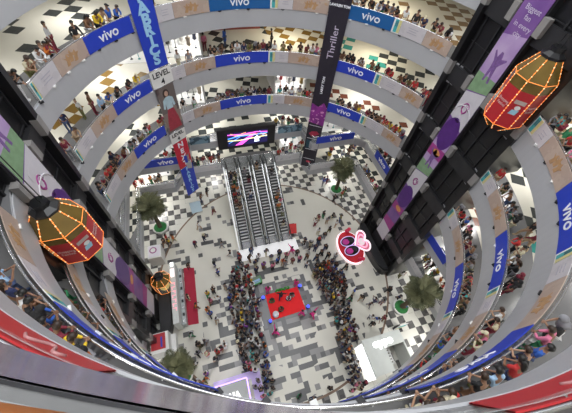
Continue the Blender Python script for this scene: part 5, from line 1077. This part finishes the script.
# the packed crowd on both sides of the mat, past the first three hundred or so figures
CROWD = [(-3.27, -1.08, 'left'), (-3.03, -3.07, 'left'), (-5.01, -4.52, 'left'), (-4.46, 0.61, 'left'), (-4.75, -0.21, 'left'), (-3.52, -9.02, 'left'), (-5.32, -7.93, 'left'), (-5.35, -4.02, 'left'), (-5.3, -6.25, 'left'), (-5.0, -5.73, 'left'), (-4.53, -4.75, 'left'), (-4.47, -11.59, 'left'), (-4.73, -9.4, 'left'), (-5.57, -5.52, 'left'), (-3.83, -4.42, 'left'), (-4.37, -1.38, 'left'), (-5.78, -4.37, 'left'), (-3.69, -5.07, 'left'), (-4.19, -5.1, 'left'), (-4.5, -2.6, 'left'), (-3.91, -0.15, 'left'), (-3.47, -10.01, 'left'), (-5.88, -2.91, 'left'), (-5.63, -2.29, 'left'), (-4.04, -9.93, 'left'), (-3.34, 1.07, 'left'), (-4.49, -7.32, 'left'), (-3.84, -11.58, 'left'), (-4.37, -5.96, 'left'), (-5.26, -10.11, 'left'), (-3.54, -8.39, 'left'), (-4.46, -8.66, 'left'), (-3.54, -6.07, 'left'), (-4.56, -0.71, 'left'), (-3.95, 1.27, 'left'), (-3.89, -3.36, 'left'), (-5.22, -8.61, 'left'), (-5.14, -7.08, 'left'), (-5.83, -6.51, 'left'), (-3.31, -3.47, 'left'), (-3.81, -1.0, 'left'), (-5.67, -4.85, 'left'), (-3.97, -2.59, 'left'), (-5.69, -7.03, 'left'), (-3.61, -1.86, 'left'), (-4.04, -10.96, 'left'), (-4.56, -6.74, 'left'), (-3.78, -7.78, 'left'), (-4.65, -10.26, 'left'), (-3.33, -2.46, 'left'), (-4.69, -7.81, 'left'), (-5.12, -0.63, 'left'), (-5.25, -11.2, 'left'), (-4.94, 0.92, 'left'), (-5.17, -1.98, 'left'), (-5.58, -9.68, 'left'), (-5.51, -10.63, 'left'), (-4.53, -3.44, 'left'), (-3.11, -0.52, 'left'), (-4.46, -4.06, 'left'), (-3.97, -9.2, 'left'), (-3.29, -0.05, 'left'), (-4.02, -6.79, 'left'), (-4.94, 0.43, 'left'), (-4.76, -5.26, 'left'), (-5.29, -1.46, 'left'), (-5.13, -9.13, 'left'), (-5.83, -3.54, 'left'), (-5.82, -5.94, 'left'), (-3.63, 0.57, 'left'), (-3.56, -9.51, 'left'), (-3.77, -5.63, 'left'), (-5.28, -3.28, 'left'), (-3.35, -7.46, 'left'), (-5.02, -2.44, 'left'), (-3.4, -10.63, 'left'), (-4.44, -1.94, 'left'), (-4.56, -11.06, 'left'), (-4.52, 1.17, 'left'), (-3.33, -4.56, 'left'), (-3.92, -3.89, 'left'), (-4.31, -8.19, 'left'), (-5.02, -10.71, 'left'), (-3.14, -1.6, 'left'), (-3.48, -11.21, 'left'), (-3.9, -10.47, 'left'), (-3.29, -4.0, 'left'), (-4.81, -3.05, 'left'), (-5.76, -1.28, 'left'), (-3.46, -6.59, 'left'), (-3.98, -7.33, 'left'), (-5.63, -8.32, 'left'), (-5.6, -0.79, 'left'), (-5.89, -1.83, 'left'), (-5.6, -8.93, 'left'), (-5.27, -0.09, 'left'), (-5.24, -5.13, 'left'), (-4.9, -1.13, 'left'), (-4.38, 0.12, 'left'), (-5.74, -7.58, 'left'), (-3.49, -2.92, 'left'), (-4.91, -3.74, 'left'), (-4.74, -6.27, 'left'), (-4.82, -8.32, 'left'), (5.28, -3.11, 'right'), (5.76, -6.51, 'right'), (6.11, -0.78, 'right'), (6.09, -3.2, 'right'), (4.62, -11.1, 'right'), (3.72, -13.46, 'right'), (4.91, -12.17, 'right'), (4.1, -11.03, 'right'), (6.55, -4.3, 'right'), (5.58, -10.13, 'right'), (4.68, -9.52, 'right'), (5.94, -3.86, 'right'), (4.63, -7.17, 'right'), (4.72, -4.28, 'right'), (5.62, -8.54, 'right'), (6.28, -6.33, 'right'), (6.16, -2.18, 'right'), (6.64, -2.36, 'right'), (4.95, -10.52, 'right'), (5.05, -8.26, 'right'), (4.19, -9.58, 'right'), (5.74, -2.74, 'right'), (5.34, -6.3, 'right'), (4.78, -5.19, 'right'), (4.89, -3.6, 'right'), (6.59, -1.68, 'right'), (5.11, -9.16, 'right'), (5.48, -5.81, 'right'), (5.1, -2.43, 'right'), (5.06, -11.5, 'right'), (5.31, -3.96, 'right'), (6.09, -5.48, 'right'), (4.93, -1.37, 'right'), (5.73, -1.27, 'right'), (4.2, -12.08, 'right'), (5.95, -7.33, 'right'), (4.34, -8.9, 'right'), (6.29, -6.8, 'right'), (5.28, -12.69, 'right'), (5.17, -0.95, 'right'), (4.26, -13.12, 'right'), (7.12, -2.23, 'right'), (6.64, -0.69, 'right'), (4.92, -6.5, 'right'), (5.52, -2.15, 'right'), (5.62, -4.85, 'right'), (6.09, -8.72, 'right'), (6.51, -4.84, 'right'), (5.66, -0.65, 'right'), (4.29, -2.74, 'right'), (4.79, -5.9, 'right'), (5.77, -11.45, 'right'), (5.87, -9.38, 'right'), (4.44, -1.71, 'right'), (5.78, -7.96, 'right'), (4.82, -8.69, 'right'), (4.48, -8.34, 'right'), (4.65, -0.83, 'right'), (4.53, -13.5, 'right'), (5.45, -12.19, 'right'), (5.06, -13.23, 'right'), (7.15, -3.28, 'right'), (6.6, -3.31, 'right'), (4.86, -7.57, 'right'), (5.57, -7.06, 'right'), (6.29, -7.71, 'right'), (5.19, -9.68, 'right'), (5.13, -4.71, 'right'), (5.97, -1.69, 'right'), (5.37, -1.6, 'right'), (5.56, -10.9, 'right'), (6.94, -4.01, 'right'), (3.89, -12.77, 'right'), (4.1, -10.41, 'right'), (6.92, -1.28, 'right'), (5.34, -7.62, 'right'), (4.45, -12.57, 'right'), (4.1, -11.58, 'right'), (6.63, -5.76, 'right'), (4.13, -2.09, 'right'), (5.34, -5.37, 'right'), (4.42, -3.79, 'right'), (5.07, -7.01, 'right'), (6.39, -3.72, 'right'), (6.08, -9.88, 'right'), (7.25, -2.81, 'right'), (4.6, -11.78, 'right'), (4.78, -10.06, 'right'), (4.24, -1.28, 'right'), (4.31, -3.31, 'right'), (5.75, -4.33, 'right'), (4.77, -3.0, 'right'), (6.24, -2.75, 'right'), (5.59, -3.52, 'right'), (6.28, -1.29, 'right'), (6.2, -8.24, 'right'), (5.91, -10.59, 'right'), (4.84, -2.0, 'right'), (6.77, -2.85, 'right'), (4.63, -4.75, 'right'), (3.94, -1.66, 'right'), (-2.8, 2.19, 'top'), (-0.27, 1.64, 'top'), (-0.39, 0.46, 'top'), (0.83, 1.93, 'top'), (-1.77, 2.12, 'top'), (3.55, -0.29, 'top'), (-3.88, 2.3, 'top'), (1.11, 0.46, 'top'), (-2.34, 0.51, 'top'), (2.09, 0.61, 'top'), (-1.4, 0.86, 'top'), (5.01, 0.23, 'top'), (2.93, 1.46, 'top'), (-0.69, 2.48, 'top'), (3.94, 0.7, 'top'), (6.5, 0.19, 'top'), (-2.38, 3.01, 'top'), (2.96, 0.59, 'top'), (5.76, 0.64, 'top'), (-2.22, 1.35, 'top'), (0.38, 1.05, 'top'), (1.59, 1.43, 'top'), (7.04, 2.91, 'rt'), (6.01, 2.33, 'rt'), (6.58, 1.31, 'rt'), (8.0, -1.8, 'rt'), (5.31, 1.51, 'rt'), (5.02, 2.36, 'rt'), (7.37, -0.07, 'rt')]
def raw(me):
    return [tuple(v.co) for v in me.vertices], [tuple(p.vertices) for p in me.polygons]
CM = MB()
LOWP = {}
for po in ('stand', 'phone', 'walk'):
    LOWP[po] = (raw(body(po, 0, False)), raw(top(po, 0, 'short')), raw(top(po, 0, 'long')), raw(bottom(po, 0)), {h: raw(hair(po, h, 8)) for h in ('short', 'long', 'scarf', 'cap')})
CR = rp.choice
for x, y, reg in CROWD:
    if (x > 5.1 and y < -9.4) or (x < -5.1 and y < -9.2): continue
    po = CR(('stand', 'stand', 'phone', 'walk')); bd, t1, t2, bt, hs = LOWP[po]
    tx = {'left': -1.0, 'right': -0.6}.get(reg, 0); rz = math.atan2(-3.5-y, 0-x)-PI/2+rp.uniform(-.5, .5)
    s = rp.uniform(0.90, 1.06); Mx = Matrix.Translation((x, y, 0)) @ Matrix.Rotation(rz, 4, 'Z') @ Matrix.Scale(s, 4)
    tc = CR(['black']*14+['grey', 'navy', 'denim']*2+['navy', 'navy', 'white', 'white', 'white', 'grey', 'grey', 'maroon', 'maroon', 'red', 'blue', 'olive', 'pink', 'purple', 'brown', 'teal', 'denim', 'orange', 'yellow'])
    h = CR(['short']*6+['long']*3+['scarf'])
    for (vs, fs), m in ((bd, CR(SK_)), (CR((t1, t2)), CL[tc]), (bt, CL[CR(['black', 'black', 'denim', 'navy', 'grey', 'brown', 'cream'])]), (hs[h], CR(HAIRM) if h in ('short', 'long') else CL[CR(['black', 'maroon', 'cream', 'white', 'red'])])):
        CM.add([Mx @ Vector(v) for v in vs], fs, m, True)
o = CM.build('crowd'); tag(o, 'packed crowd standing in two columns on both sides of the red mat', 'crowd', None, 'stuff')

# ---------------------------------------------------------------- light
w = bpy.data.worlds.new('world'); sc.world = w; w.use_nodes = True
w.node_tree.nodes['Background'].inputs[0].default_value = (0.93, 0.96, 1.0, 1); w.node_tree.nodes['Background'].inputs[1].default_value = 0.55
def area(name, loc, size, power, col=(1, 1, 1), rot=(0, 0, 0)):
    l = bpy.data.lights.new(name, 'AREA'); l.shape = 'DISK'; l.size = size; l.energy = power; l.color = col
    o = bpy.data.objects.new(name, l); C.objects.link(o); o.location = loc; o.rotation_euler = rot; return o
area('skylight', (0, 0, 44), 26, 9000, (0.96, 0.98, 1.0))
# ceiling lamps under every floor slab
names = ['first', 'second', 'third', 'fourth', 'fifth', 'sixth', 'seventh']
for i, n_ in enumerate(names):
    th = 1.43 if n_ not in ('first', 'second') else 1.0
    for k in range(12):
        az = 15+30*k; r = 17.5 if n_ not in ('first', 'second') else 18.5; x, y = pol(az, r)
        warm = (1.0, 0.90, 0.72) if (n_ in ('fifth', 'sixth') and k in (0, 1)) else (1, 0.98, 0.95)
        area('ceiling_lamp', (x, y, LV[n_]-th-0.05), 1.2, 230, warm)
sc.view_settings.view_transform = 'Standard'; sc.view_settings.look = 'None'; sc.view_settings.gamma = 1; sc.view_settings.exposure = -0.27
sc.view_settings.use_curve_mapping = False
sc.cycles.max_bounces = 5; sc.cycles.diffuse_bounces = 3; sc.cycles.glossy_bounces = 2; sc.cycles.transparent_max_bounces = 6
